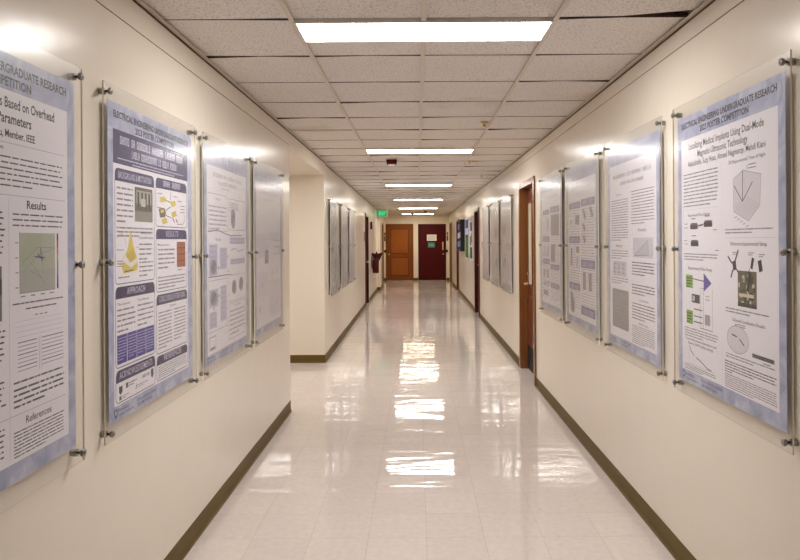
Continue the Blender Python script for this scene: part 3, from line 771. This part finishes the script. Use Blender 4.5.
# ---- right wall
# R1
p = right_poster('poster on right wall nearest the camera, medical implant title with green and purple diagram', 2.176)
heading(p, ink(20, 18, 34)); content(p, 4.2, 45.8)
t = Print(p, 'title_text', 2); t.text('Localizing Medical Implants Using Dual-Mode', 5.0, 6.25, 30.6, 1.15, K2, bold=0.012); t.text('Magnetic-Ultrasonic Technology', 8.6, 7.85, 26.0, 1.1, K2, bold=0.012); t.text('Abdulshafie, Suzy Hosz, Ahmad Nagmanzy, Mehdi Kiani', 4.6, 9.25, 31.0, 0.92, K2, bold=0.012)
b = Print(p, 'text_block', 2); b.greek(2.6, 10.3, 16.4, 16.4, 0.63, G2, 0.34, 0.8); b.rect(2.6, 16.9, 16.6, 16.95, LIL)
f = Print(p, 'chip_figure', 2, 'three small black chip drawings'); f.text('Experimental Flow Diagram', 4.6, 18.2, 13.4, 0.5, K)
for u, v in ((5.4, 19.6), (11.0, 19.3), (5.6, 22.6)):
    f.rect(u, v, u + 3.2, v + 0.85, ink(40, 38, 42)); f.rect(u + 0.3, v - 0.25, u + 3.0, v + 0.1, ink(90, 88, 92), 3); f.rect(u + 0.4, v - 1.1, u + 2.2, v - 0.9, G2)
f.line(8.8, 19.9, 10.8, 19.7, 0.3, G1)
for u, v in ((2.9, 19.4), (2.9, 20.1), (2.6, 22.4), (2.9, 23.0), (14.4, 20.6), (15.2, 24.0)): f.rect(u, v, u + 1.4, v + 0.14, G2)
b = Print(p, 'text_block', 2); b.greek(2.8, 24.6, 16.2, 26.0, 0.48, G2, 0.4)
f = Print(p, 'diagram_figure', 2, 'green boxes and purple triangle diagram'); f.text('Experimental Flow Setup', 4.4, 27.6, 14.0, 0.55, K)
GRN = ink(140, 186, 92); VIO = ink(92, 80, 168)
f.rect(3.4, 28.6, 6.4, 30.9, GRN); f.greek(3.7, 28.9, 6.1, 30.8, 0.5, K, 0.4, l=3); f.rect(3.6, 34.9, 6.4, 37.3, GRN); f.greek(3.9, 35.2, 6.1, 37.2, 0.5, K, 0.4, l=3)
f.poly([(10.8, 28.0), (13.8, 29.6), (10.8, 31.2)], VIO); f.line(6.4, 29.2, 10.8, 29.4, 0.16, K)
f.rect(5.9, 31.9, 9.2, 33.4, ink(60, 60, 66)); f.rect(6.2, 32.2, 7.2, 33.1, ink(200, 200, 200), 3)
for v in (34.4, 35.6, 36.6): f.rect(6.8, v, 10.2, v + 0.2, ink(90, 86, 150) if v == 35.6 else G1)
for u in (9.4, 10.6, 14.0): f.rect(u, 30.6, u + 0.1, 37.6, G2)
f.rect(11.2, 35.0, 13.2, 36.8, ink(166, 162, 178)); f.rect(9.4, 37.5, 14.1, 37.62, G1); f.rect(9.4, 30.6, 10.8, 30.7, G2)
for v in (31.8, 32.4): f.rect(11.4, v, 13.0, v + 0.16, LIL2)
b = Print(p, 'text_block', 2); b.greek(2.8, 37.9, 16.0, 39.7, 0.46, G2, 0.4)
f = Print(p, 'curve_figure', 2, 'falling line graph'); f.text('Transmit-Received Attenuation and', 3.0, 39.9+0.35, 15.4, 0.45, K); f.text('Distance (SNR Readings Setting)', 4.2, 40.95, 14.2, 0.45, K)
f.rect(4.4, 41.3, 4.46, 44.4, G3); f.rect(4.4, 44.35, 14.6, 44.41, G3)
for a in ((4.8, 41.2, 5.4, 42.2), (5.4, 42.2, 6.0, 42.3), (6.0, 42.3, 6.6, 42.8), (7.6, 43.0, 8.8, 43.2), (8.8, 43.2, 10.4, 43.6), (10.4, 43.6, 12.0, 44.1), (12.0, 44.1, 13.6, 44.2)): f.line(*a, 0.17, K)
b = Print(p, 'text_block', 2); b.greek(2.8, 44.6, 15.2, 45.6, 0.35, G2, 0.45)
f = Print(p, 'three_dimensional_chart', 2, 'pale grey box chart'); f.text('3D Experimental Time of Flight', 20.0, 10.55, 31.0, 0.5, K)
f.poly([(21.6, 13.0), (24.6, 11.9), (29.8, 13.0), (29.4, 17.4), (26.2, 19.6), (21.6, 18.0)], ink(226, 222, 230)); f.ring([(21.6, 13.0), (24.6, 11.9), (29.8, 13.0), (29.4, 17.4), (26.2, 19.6), (21.6, 18.0)], 0.07, G2, 3)
for k in range(6): f.line(21.9 + k*0.8, 18.0 + k*0.28, 25.4 + k*0.8, 16.0 + k*0.28, 0.05, G3, 3); f.line(21.8 + k*0.8, 17.0 - k*0.2, 25.6 + k*0.8, 19.0 - k*0.3, 0.05, G3, 3)
for a in ((21.8, 14.0, 24.4, 16.6), (24.4, 16.6, 27.4, 13.9), (24.5, 11.9, 24.4, 16.6)): f.line(*a, 0.15, K, 4)
for k in range(5): f.line(21.8 + k*0.9, 19.0 + k*0.35, 22.6 + k*0.9, 18.8 + k*0.35, 0.12, G2)
f.rect(25.8, 11.2, 25.9, 12.0, G1); f.rect(26.2, 11.2, 28.4, 11.35, G2); f.rect(26.2, 11.7, 28.4, 11.85, G2)
b = Print(p, 'text_block', 2); b.greek(18.8, 20.5, 33.0, 21.5, 0.5, G2, 0.4); b.rect(18.6, 22.0, 33.4, 22.06, LIL)
f = Print(p, 'photo_figure', 2, 'test rig photo with black antenna drawings'); f.text('Ultrasonic Experimental Setup', 20.4, 23.2, 31.2, 0.55, K)
f.rect(22.8, 27.0, 28.4, 32.4, ink(104, 98, 80))
rr = random.Random(3)
for k in range(38):
    u = 22.9 + rr.random()*4.6; v = 27.1 + rr.random()*4.6; c = rr.choice([(58, 54, 44), (176, 168, 140), (96, 96, 70), (204, 198, 178), (40, 38, 36)]); f.rect(u, v, u + 0.3 + rr.random()*0.5, v + 0.3 + rr.random()*0.7, ink(*c), 3)
f.rect(23.2, 30.4, 27.6, 30.9, ink(214, 206, 180), 4); f.rect(22.8, 31.8, 28.4, 32.4, ink(56, 52, 44), 4)
f.line(26.6, 27.2, 25.8, 30.0, 0.7, ink(34, 32, 34), 4)
for a in ((19.6, 24.9, 21.0, 26.0, 0.32), (23.0, 23.9, 21.6, 26.2, 0.36), (21.6, 25.6, 21.9, 27.0, 1.1), (21.2, 27.0, 20.6, 28.2, 0.36), (22.4, 26.8, 23.4, 27.8, 0.28), (27.4, 25.0, 26.9, 26.6, 0.7), (29.2, 25.3, 29.6, 26.9, 1.0), (26.4, 26.6, 26.0, 27.4, 0.2)): f.line(*a, K)
for u, v in ((21.2, 24.2), (26.0, 24.2), (29.0, 24.4)): f.rect(u, v, u + 1.7, v + 0.13, G2); f.rect(u, v + 0.3, u + 1.2, v + 0.43, G2)
b = Print(p, 'text_block', 2); b.greek(18.8, 32.8, 31.8, 33.8, 0.48, G2, 0.4)
f = Print(p, 'contour_figure', 2, 'pale dotted circle chart'); f.text('Channel Localization Results', 21.0, 34.9, 30.6, 0.5, K)
cc = [(22.6 + 3.4*math.cos(2*PI*k/18), 37.6 + 2.1*math.sin(2*PI*k/18)) for k in range(18)]
f.poly(cc, ink(228, 224, 232)); f.ring(cc, 0.09, G2, 3)
for a in ((20.8, 37.0, 22.4, 37.2), (23.2, 37.4, 24.6, 38.2)): f.line(*a, 0.2, K, 3)
f.rect(22.0, 35.2, 22.3, 35.5, K); f.rect(22.6, 35.2, 25.0, 35.34, G2); f.rect(22.6, 35.5, 25.0, 35.64, G2)
f.rect(27.0, 38.9, 33.0, 39.5, ink(128, 124, 134)); f.greek(27.2, 38.95, 32.8, 39.45, 0.24, K, 0.5, 1.0, l=3); f.rect(30.0, 39.8, 32.0, 39.95, G2)
b = Print(p, 'text_block', 2); b.greek(18.8, 40.0, 33.2, 41.0, 0.42, G2, 0.4)
b = Print(p, 'text_block', 2); b.greek(18.4, 41.2, 33.6, 42.7, 0.42, G1, 0.4); b.greek(18.4, 42.9, 20.8, 43.2, 0.3, K, 0.5, 1.0); b.greek(18.4, 43.3, 33.6, 45.6, 0.33, G2, 0.4)
b = Print(p, 'text_block', 2); b.rect(17.6, 10.0, 17.64, 45.5, LIL)
footer(p); p.finish()

# R2
p = right_poster('second poster on right wall, white text columns with a plain grey square', 3.328)
heading(p, LIL2); content(p)
t = Print(p, 'title_text', 2); t.letters(4.5, 7.4, 31, 0.9, G2, [12, 4, 8, 7]); t.letters(10, 9.2, 26.5, 0.7, G2, [6, 3, 10])
b = Print(p, 'text_block', 2); b.greek(3.0, 12.4, 16.2, 22.6, 0.60, G2, 0.36); b.text('Abstract', 6.8, 11.6, 11.4, 0.55, G2)
b = Print(p, 'text_block', 2); b.greek(18.4, 11.0, 33.0, 18.6, 0.66, G1, 0.28); b.text('Results', 22.8, 20.4, 28, 0.7, G1)
f = Print(p, 'triangle_figure', 2); f.rect(19.4, 21.8, 32.2, 26.2, ink(214, 210, 222)); f.poly([(20.4, 25.8), (29.6, 25.6), (28.8, 22.4)], ink(200, 196, 208), 3); f.ring([(20.4, 25.8), (29.6, 25.6), (28.8, 22.4)], 0.14, G2, 4)
b = Print(p, 'text_block', 2); b.greek(18.6, 27.0, 33.0, 30.4, 0.66, G1, 0.4); b.greek(18.6, 32.0, 33.0, 34.4, 0.66, G1, 0.4)
b = Print(p, 'text_block', 2); b.text('Method', 7, 24.0, 11.6, 0.6, G1); b.greek(3.0, 24.6, 16.2, 27.2, 0.6, G2, 0.36); b.greek(3.0, 31.2, 16.2, 33.2, 0.6, G2, 0.36)
f = Print(p, 'sketch_figure', 2); f.rect(4.2, 27.4, 14.8, 31.0, ink(212, 208, 220))
for k in range(9): f.rect(4.8 + (k % 3)*3.4, 27.8 + (k//3)*1.0, 6.4 + (k % 3)*3.4, 28.4 + (k//3)*1.0, G3, 3)
f = Print(p, 'grey_square', 2, 'plain grey square figure'); f.rect(3.6, 34.2, 16.2, 43.6, ink(150, 148, 152)); f.greek(4.2, 34.8, 15.4, 43.2, 0.9, ink(160, 158, 162), 0.3, l=3)
b = Print(p, 'text_block', 2); b.text('Conclusion', 23, 35.8, 29, 0.55, G1); b.greek(18.6, 36.2, 33.0, 40.2, 0.66, G1, 0.36); b.text('References', 23, 41.0, 29, 0.5, G1); b.greek(18.6, 41.3, 33.0, 45.4, 0.42, G2, 0.4)
footer(p); p.finish()

# R3 and R4
def banner_poster(p, spec):
    heading(p, LIL2); content(p)
    t = Print(p, 'title_text', 2); t.letters(8, 7, 28, 0.9, LIL, [6, 4, 8]); t.greek(11, 8, 25, 8.6, 0.5, LIL)
    b = Print(p, 'text_block', 2); b.greek(2.8, 12, 16.6, 44, 0.8, G3, 0.32); b.greek(18.2, 12, 33.2, 44, 0.8, G3, 0.32)
    for u0, v0, u1, v1 in spec['banner']:
        f = Print(p, 'section_banner', 4); f.rect(u0, v0, u1, v1, PURP); f.letters(u0 + 2, v1 - 0.4, u1 - 2, (v1-v0)*0.55, LIL, [5, 4], 5)
    for u0, v0, u1, v1, dk in spec['fig']:
        f = Print(p, 'figure_box', 4); f.rect(u0 - 0.5, v0 - 0.4, u1 + 0.5, v1 + 0.4, PAPER)
        f.rect(u0, v0, u1, v1, ink(150, 146, 156) if dk else LIL, 5); f.line(u0 + 0.4, v1 - 0.5, u1 - 0.4, v0 + 0.5, 0.3, G2, 6)
    for pts in spec.get('poly', []):
        f = Print(p, 'drawing_figure', 4); f.poly(pts, ink(140, 140, 148))
    footer(p); p.finish()
banner_poster(right_poster('third poster on right wall, lilac with purple banners, beside the grey square poster', 4.492),
    dict(banner=[(2.8, 10.6, 17.2, 12.6), (18.2, 10.2, 33.4, 12.2), (2.8, 21.0, 16.8, 23.2), (18.0, 28.0, 33.4, 30.4), (2.8, 35.4, 16.8, 37.6), (18.0, 41.6, 33.4, 44.2)],
         fig=[(11.0, 14.6, 16.2, 17.6, 1), (4.0, 15.8, 7.0, 17.4, 0), (12.0, 24.2, 15.8, 26.2, 1), (4.8, 24.6, 7.2, 30.4, 1), (11.8, 27.0, 14.6, 30.8, 0), (20.0, 31.6, 23.6, 36.8, 1), (26.4, 31.6, 30.0, 36.8, 1)],
         poly=[[(19.4, 13.2), (21.6, 13.0), (24.0, 15.6), (22.4, 16.4)], [(27.4, 13.0), (29.6, 12.8), (32.0, 15.4), (30.4, 16.2)], [(19.6, 17.6), (21.6, 17.4), (23.4, 19.2), (21.4, 19.8)], [(20.0, 21.0), (22.0, 20.8), (23.6, 22.6), (21.8, 23.4)], [(4.2, 38.4), (6.6, 38.4), (9.8, 41.6), (8.6, 45.0), (5.2, 44.6)]]))
banner_poster(right_poster('fourth poster on right wall, lilac with a grey photo block, next to the wood door', 5.63),
    dict(banner=[(3.4, 10.8, 15.8, 12.6), (17.6, 10.2, 32.6, 12.2), (3.0, 20.8, 15.8, 22.8), (3.0, 29.2, 15.8, 31.2), (17.6, 31.0, 32.6, 32.8), (17.6, 37.6, 32.6, 39.4)],
         fig=[(18.6, 13.0, 32.4, 20.6, 1), (11.0, 13.8, 15.0, 19.0, 0), (18.4, 23.6, 26.0, 30.2, 1), (4.0, 24.2, 8.0, 28.4, 0), (10.4, 24.2, 15.0, 28.4, 0), (4.2, 33.2, 7.6, 36.4, 1), (10.8, 33.2, 14.4, 36.4, 1), (3.4, 37.2, 15.4, 39.6, 0), (4.6, 41.0, 12.8, 43.0, 1)]))
far_poster(right_poster('nearest of three far posters on right wall beyond the wood door', 8.67), 1)
far_poster(right_poster('middle of three far posters on right wall beyond the wood door', 9.99), 2)
far_poster(right_poster('last of three far posters on right wall, before the dark door', 11.41), 0)

# ------------------------------------------------------------------ doors
def door(n, loc, rotz, w, h, frame_m, leaf_m, lab, recess=0.10, fw=0.05, hand=-1, style='flush', protr=0.018, window=False, kick=False, metal=BRASS, lever=True, casing=True):
    """local X along the wall, -Y toward the corridor, wall face at y=0; w,h is the clear opening"""
    r = bpy.data.objects.new('door_%d' % n, None); C.objects.link(r); r.location = loc; r.rotation_euler = (0, 0, rotz); r.empty_display_size = 0.1
    struct(r, lab, 'door')
    hw = w / 2; m = MB()
    if casing:
        m.box(-hw - fw, -hw, -protr, 0, 0, h + fw, frame_m, 0.003); m.box(hw, hw + fw, -protr, 0, 0, h + fw, frame_m, 0.003); m.box(-hw, hw, -protr, 0, h, h + fw, frame_m, 0.003)
    j = 0.018
    m.box(-hw, -hw + j, -protr, recess + 0.045, 0, h, frame_m); m.box(hw - j, hw, -protr, recess + 0.045, 0, h, frame_m); m.box(-hw + j, hw - j, -protr, recess + 0.045, h - j, h, frame_m)
    m.build('door_frame', r)
    lw = hw - j - 0.003; m = MB()
    y0, y1 = recess, recess + 0.042; zt = h - j - 0.003
    m.box(-lw, lw, y0, y1, 0.008, zt, leaf_m)
    if style == 'panel':
        for z0, z1 in ((0.18, 0.92), (1.06, zt - 0.14)):
            m.box(-lw + 0.13, lw - 0.13, y0 - 0.004, y0, z0, z1, ENDEDGE)
            m.box(-lw + 0.16, lw - 0.16, y0 - 0.014, y0 - 0.004, z0 + 0.03, z1 - 0.03, ENDPANEL, 0.004)
    leaf = m.build('door_leaf', r)
    if window:
        m = MB(); a0 = hand * (lw - 0.11); a1 = hand * (lw - 0.36)
        a0, a1 = min(a0, a1), max(a0, a1)
        m.box(a0, a1, y0 - 0.003, y0, 1.04, 2.0, GLASSPANE)
        for bx in ((a0 - 0.02, a1 + 0.02, 1.02, 1.04), (a0 - 0.02, a1 + 0.02, 2.0, 2.02), (a0 - 0.02, a0, 1.04, 2.0), (a1, a1 + 0.02, 1.04, 2.0)): m.box(bx[0], bx[1], y0 - 0.010, y0, bx[2], bx[3], leaf_m)
        m.build('glass_pane', leaf)
        m = MB(); m.box(-lw + 0.02, lw - 0.02, y0 - 0.014, y0, 0.84, 0.90, leaf_m, 0.003); m.build('rail_moulding', leaf)
    if kick:
        m = MB(); m.box(-lw + 0.01, lw - 0.01, y0 - 0.004, y0, 0.02, 0.30, BLACK); m.build('kick_plate', leaf)
    m = MB(); hx = hand * (lw - 0.07); Rm = Matrix.Translation((hx, y0, 1.04)) @ Matrix.Rotation(PI/2, 4, 'X')
    m.lathe([(0.028, 0.0), (0.028, 0.006), (0.012, 0.010), (0.011, 0.045)], metal, Rm)
    if lever:
        m.tube([(hx, y0 - 0.045, 1.04), (hx - hand*0.03, y0 - 0.052, 1.04), (hx - hand*0.12, y0 - 0.052, 1.036)], 0.009, metal)
        m.lathe([(0.02, 0.0), (0.02, 0.012), (0.012, 0.016)], metal, Matrix.Translation((hx, y0, 1.16)) @ Matrix.Rotation(PI/2, 4, 'X'))
    else:
        m.lathe([(0.011, 0.04), (0.024, 0.05), (0.028, 0.062), (0.022, 0.074), (0.008, 0.078)], metal, Rm)
    m.build('door_handle', leaf)
    return r, leaf, y0, lw

def rdoor(n, op, *a, **k): return door(n, (XR, (op[0]+op[1])/2, 0), -PI/2, op[1]-op[0], op[2], *a, **k)
def ldoor(n, op, *a, **k):
    yy = (op[0]+op[1])/2 + YC1
    return door(n, (left_far(yy), yy, 0), PI/2 + TH, op[1]-op[0], op[2], *a, **k)
rdoor(1, OP_R[0], FRAMEWOOD, LEAFWOOD, 'brown wood door with glass pane set back in right wall', window=True, kick=True, hand=-1, recess=0.075)
rdoor(2, OP_R[1], DARKWOOD, DARKWOOD, 'dark brown door in right wall beyond the three far posters', hand=-1)
rdoor(3, OP_R[2], LEAFWOOD, LEAFWOOD, 'brown door in right wall beyond the black display case', recess=0.07, hand=1)
rdoor(4, OP_R[3], TANWOOD, TANWOOD, 'tan door in right wall nearest the corridor end', recess=0.06, hand=1)
ldoor(5, OP_L[0], DARKWOOD, LEAFWOOD, 'dark framed wood door in left wall before the extinguisher', recess=0.06, hand=1, lever=False, fw=0.045)
ldoor(6, OP_L[1], TANWOOD, ENDWOOD, 'tan framed door in left wall nearest the corridor end', recess=0.06, hand=1)
def edoor(n, ab, *a, **k): return door(n, ((ab[0]+ab[1])/2, YE, 0), 0, ab[1]-ab[0], 2.21, *a, **k)
r, leaf, y0, lw = edoor(7, ED[0], ENDWOOD, ENDWOOD, 'orange brown panelled left door in the end wall', recess=0.03, style='panel', hand=-1, lever=False, fw=0.03)
m = MB(); m.box(-0.49, 0.49, -0.03, 0.05, 0, 0.01, STEEL); m.build('threshold', r)
r, leaf, y0, lw = edoor(8, ED[1], MAROON, MAROON, 'dark maroon right door with white notice in the end wall', recess=0.03, hand=1, fw=0.02, lever=False)
m = MB(); m.box(-0.50, 0.50, -0.03, 0.05, 0, 0.01, STEEL); m.build('threshold', r)
m = MB(); m.box(0.40, 0.46, y0 - 0.004, y0, 1.20, 1.52, BRASS, 0.001)
m.tube([(0.43, y0 - 0.004, 1.25), (0.43, y0 - 0.045, 1.27), (0.43, y0 - 0.045, 1.45), (0.43, y0 - 0.004, 1.47)], 0.010, BRASS); m.build('pull_plate', leaf)
dcx = (ED[1][0] + ED[1][1]) / 2
m = MB(); m.box(-0.19, 0.19, -0.002, 0, 0, 0.245, WHITEP)
for k in range(4): m.box(-0.14, 0.14, -0.0025, -0.002, 0.05 + k*0.045, 0.062 + k*0.045, G2)
tag(m.build('paper_notice', loc=(dcx - 0.01, YE + y0, 1.565)), 'white paper notice stuck on the maroon end door', 'notice')
m = MB(); m.box(-0.135, 0.135, -0.003, 0, 0, 0.20, plain('teal_sign', srgb(52, 130, 118), 0.4))
for k in range(2): m.box(-0.10, 0.10, -0.0035, -0.003, 0.055 + k*0.06, 0.075 + k*0.06, ink(150, 196, 186))
tag(m.build('door_sign', loc=(dcx - 0.025, YE + y0, 1.30)), 'small teal sign below the white notice on maroon door', 'sign')

# ------------------------------------------------------------------ small wall things
def plaque(loc, rotz, w, h, lab):
    m = MB(); m.box(-w/2, w/2, -0.012, 0, 0, h, BROWNP, 0.002); m.box(-w/2 + 0.012, w/2 - 0.012, -0.0135, -0.012, h*0.55, h*0.75, ink(196, 178, 140))
    tag(m.build('room_sign', loc=loc, rotz=rotz), lab, 'sign', 'brown room signs')
yy = 15.45; plaque((left_far(yy), yy, 1.56), PI/2 + TH, 0.16, 0.22, 'brown room sign on left wall beside the dark framed door')
plaque((-1.275, YE, 1.56), 0, 0.06, 0.34, 'brown room sign left of the orange end door')
plaque((1.205, YE, 1.56), 0, 0.06, 0.34, 'brown room sign right of the maroon end door')
def holder(x, lab):
    m = MB(); m.box(-0.045, 0.045, -0.05, 0, -0.05, 0.05, BLACK, 0.008); m.lathe([(0.03, 0.0), (0.032, 0.02), (0.02, 0.025)], BLACK, Matrix.Translation((0, -0.05, 0)) @ Matrix.Rotation(PI/2, 4, 'X'))
    tag(m.build('door_switch', loc=(x, YE, 1.16)), lab, 'switch', 'black door switches')
holder(-1.255, 'small black switch on end wall left of orange door'); holder(1.175, 'small black switch on end wall right of maroon door')

# fire extinguisher, its projecting sign and the strobe above
yy = 18.05; wx = left_far(yy)
ex = thing('fire_extinguisher', 'dark red fire extinguisher hung on left wall before the pilaster', 'fire extinguisher', (wx + 0.12, yy, 0.69))
m = MB(); m.lathe([(0.07, 0.0), (0.085, 0.006), (0.088, 0.02), (0.088, 0.33), (0.075, 0.38), (0.04, 0.41), (0.026, 0.42), (0.026, 0.43)], REDP); m.build('cylinder', ex)
m = MB(); m.lathe([(0.024, 0.43), (0.024, 0.46), (0.014, 0.47)], BLACK)
m.box(-0.02, 0.12, -0.012, 0.012, 0.462, 0.474, BLACK, 0.003); m.box(-0.02, 0.13, -0.012, 0.012, 0.492, 0.502, BLACK, 0.003); m.box(-0.024, 0.004, -0.012, 0.012, 0.462, 0.500, BLACK); m.build('valve_handle', ex)
m = MB(); m.tube([(-0.02, 0, 0.45), (-0.07, -0.03, 0.45), (-0.10, -0.04, 0.38), (-0.098, -0.04, 0.25), (-0.098, -0.03, 0.12)], 0.012, BLACK); m.build('hose', ex)
m = MB(); m.box(-0.12, -0.10, -0.04, 0.04, 0.2, 0.5, DARKSTEEL); m.box(-0.10, -0.086, -0.02, 0.02, 0.30, 0.34, DARKSTEEL); m.build('wall_bracket', ex)
m = MB(); m.prism([(0.0, 0.0), (0.10, -0.20), (0.19, -0.20), (0.30, 0.02), (0.30, 0.06), (0.17, 0.03), (0.13, 0.10), (0.10, 0.03), (0.0, 0.05)], -0.008, 0.008, REDP)
tag(m.build('extinguisher_sign', loc=(wx, yy + 0.16, 1.19)), 'dark red projecting wing sign above the fire extinguisher', 'sign')
st = thing('alarm_strobe', 'small dark red alarm strobe high on left wall above extinguisher', 'alarm', (left_far(17.75), 17.75, 1.88), PI/2 + TH)
m = MB(); m.box(-0.06, 0.06, -0.05, 0, 0, 0.2, REDP, 0.006); m.build('housing', st)
m = MB(); m.box(-0.03, 0.03, -0.065, -0.05, 0.11, 0.17, WHITEP, 0.006); m.build('strobe_lens', st)

# display case on right wall
dc = thing('mounted_display_case', 'black wall mounted display case with papers on right wall', 'display case', (XR - 0.0006, 18.25, 1.28), -PI/2)
m = MB(); w, h, d = 0.78, 0.845, 0.115
m.box(-w, w, -0.02, 0, 0, h, BLACK); m.box(-w, -w + 0.04, -d, -0.02, 0, h, BLACK, 0.003); m.box(w - 0.04, w, -d, -0.02, 0, h, BLACK, 0.003); m.box(-w + 0.04, w - 0.04, -d, -0.02, 0, 0.05, BLACK); m.box(-w + 0.04, w - 0.04, -d, -0.02, h - 0.04, h, BLACK); m.build('case', dc)
m = MB(); m.box(-w + 0.04, w - 0.04, -d + 0.012, -d + 0.03, 0.05, h - 0.04, plain('violet_display_felt', srgb(48, 30, 84), 0.8, spec=0.1)); bk = m.build('display_board', dc)
for x0, x1, z0, z1, c in ((-0.5, 0.1, 0.34, 0.50, (226, 222, 236)), (-0.55, -0.1, 0.10, 0.26, (120, 160, 200)), (0.1, 0.6, 0.12, 0.28, (110, 150, 190)), (0.2, 0.62, 0.36, 0.52, (214, 210, 228)), (-0.3, 0.2, 0.58, 0.74, (150, 120, 190))):
    m = MB(); m.box(x0, x1, -d + 0.009, -d + 0.012, z0, z1, ink(*c)); m.build('paper', bk)

def wall_print(y0, y1, z0, z1, bands, lab):
    w = (y1-y0)/2; m = MB(); m.box(-w, w, -0.018, 0, 0, z1-z0, ink(206, 204, 206))
    r = thing('mounted_board', lab, 'poster', (XR - 0.0006, (y0+y1)/2, z0), -PI/2)
    m.build('board', r); h = z1-z0
    for a, b, u0, u1, c in bands:
        q = MB(); q.box(-w + u0*2*w, -w + u1*2*w, -0.0195, -0.018, a*h, b*h, ink(*c)); q.build('printed_area', r)
    return r
wall_print(16.02, 16.98, 1.115, 2.11, [(0.02, 0.52, 0.04, 0.96, (52, 104, 34)), (0.52, 0.60, 0.04, 0.96, (30, 50, 60)), (0.60, 0.76, 0.04, 0.96, (150, 170, 210)), (0.76, 0.98, 0.04, 0.96, (56, 40, 110))], 'poster with green lower half and violet top on right wall')
wall_print(14.86, 15.56, 1.10, 2.13, [(0.05, 0.30, 0.1, 0.9, (48, 80, 34)), (0.34, 0.55, 0.1, 0.5, (60, 58, 60)), (0.40, 0.62, 0.55, 0.9, (120, 120, 116)), (0.66, 0.86, 0.15, 0.85, (48, 46, 52)), (0.88, 0.96, 0.1, 0.9, (170, 170, 160))], 'pale poster with dark photos beside the dark door on right wall')

# exit sign hung from ceiling
es = thing('exit_sign', 'green lit exit sign hung under the ceiling at far left', 'exit sign', (-1.09, 20.9, CEIL))
m = MB(); m.box(-0.02, 0.02, -0.02, 0.02, -0.03, 0.0, WHITEP); m.box(-0.16, 0.16, -0.025, 0.025, -0.25, -0.03, WHITEP, 0.004); m.build('housing', es)
m = MB(); m.box(-0.145, 0.145, -0.028, -0.025, -0.238, -0.042, mat_emit('exit_green', srgb(20, 140, 76), 0.6)); fc = m.build('lit_face', es)
vs, fs, wd = text_geo('EXIT'); m = MB(); m.add([(-0.105 + x/wd*0.21, -0.0285, -0.20 + y*0.17) for x, y in vs], fs, mat_emit('exit_letters', srgb(110, 225, 160), 0.7)); m.flat = True; m.build('letters', fc)

# red ceiling alarm
al = thing('ceiling_alarm', 'red ceiling alarm with white lens behind the second light', 'alarm', (-0.315, 8.35, CEIL + 0.006))
m = MB(); pts = []
def frustum(mb, a, b, z0, z1, mm):
    mb.add([(-a,-a,z0),(a,-a,z0),(a,a,z0),(-a,a,z0),(-b,-b,z1),(b,-b,z1),(b,b,z1),(-b,b,z1)], [(0,1,2,3),(7,6,5,4),(0,1,5,4),(1,2,6,5),(2,3,7,6),(3,0,4,7)], mm)
frustum(m, 0.068, 0.058, 0.0, -0.055, REDP); m.build('housing', al)
m = MB(); frustum(m, 0.045, 0.035, -0.055, -0.078, WHITEP); m.build('lens', al)
# smoke detectors
def detector(x, y, lab, mm=BLACK):
    m = MB(); m.lathe([(0.055, 0.0), (0.055, -0.02), (0.045, -0.03), (0.03, -0.05), (0.01, -0.052)], mm)
    tag(m.build('smoke_detector', loc=(x, y, CEIL + 0.006)), lab, 'smoke detector', 'dark smoke detectors')
detector(-0.16, 24.5, 'dark smoke detector in front of the farthest ceiling light'); detector(0.30, 22.6, 'dark smoke detector between fifth and farthest ceiling lights, right of middle')
# sprinkler heads
def sprinkler(x, y, lab):
    m = MB(); m.lathe([(0.035, 0.0), (0.03, -0.006), (0.012, -0.010), (0.010, -0.03), (0.022, -0.034), (0.022, -0.037)], BRASS)
    tag(m.build('sprinkler', loc=(x, y, CEIL + 0.006)), lab, 'sprinkler', 'brass ceiling sprinklers')
sprinkler(0.59, 5.72, 'brass ceiling sprinkler nearest camera, right of middle before second light'); sprinkler(0.68, 8.45, 'brass ceiling sprinkler just beyond right end of second light'); sprinkler(1.02, 10.3, 'brass ceiling sprinkler farthest off near right wall')

# ------------------------------------------------------------------ world, camera, view
w = bpy.data.worlds.new('World'); S.world = w; w.use_nodes = True
w.node_tree.nodes['Background'].inputs[0].default_value = (0.9, 0.85, 0.8, 1); w.node_tree.nodes['Background'].inputs[1].default_value = 0.0
cam = bpy.data.cameras.new('camera'); co = bpy.data.objects.new('camera', cam); C.objects.link(co)
cam.sensor_fit = 'HORIZONTAL'; cam.sensor_width = 36.0; cam.lens = 660 / 800 * 36.0
cam.shift_x = -17 / 800.0; cam.shift_y = -39 / 800.0; cam.clip_start = 0.05; cam.clip_end = 100
co.location = (0, 0, EYE); co.rotation_euler = (PI/2, math.radians(0.35), 0)
S.camera = co
S.view_settings.view_transform = 'Standard'; S.view_settings.look = 'None'; S.view_settings.gamma = 1.0; S.view_settings.use_curve_mapping = False
S.view_settings.exposure = 1.02
S.cycles.max_bounces = 10; S.cycles.diffuse_bounces = 6; S.cycles.glossy_bounces = 5; S.cycles.transparent_max_bounces = 24
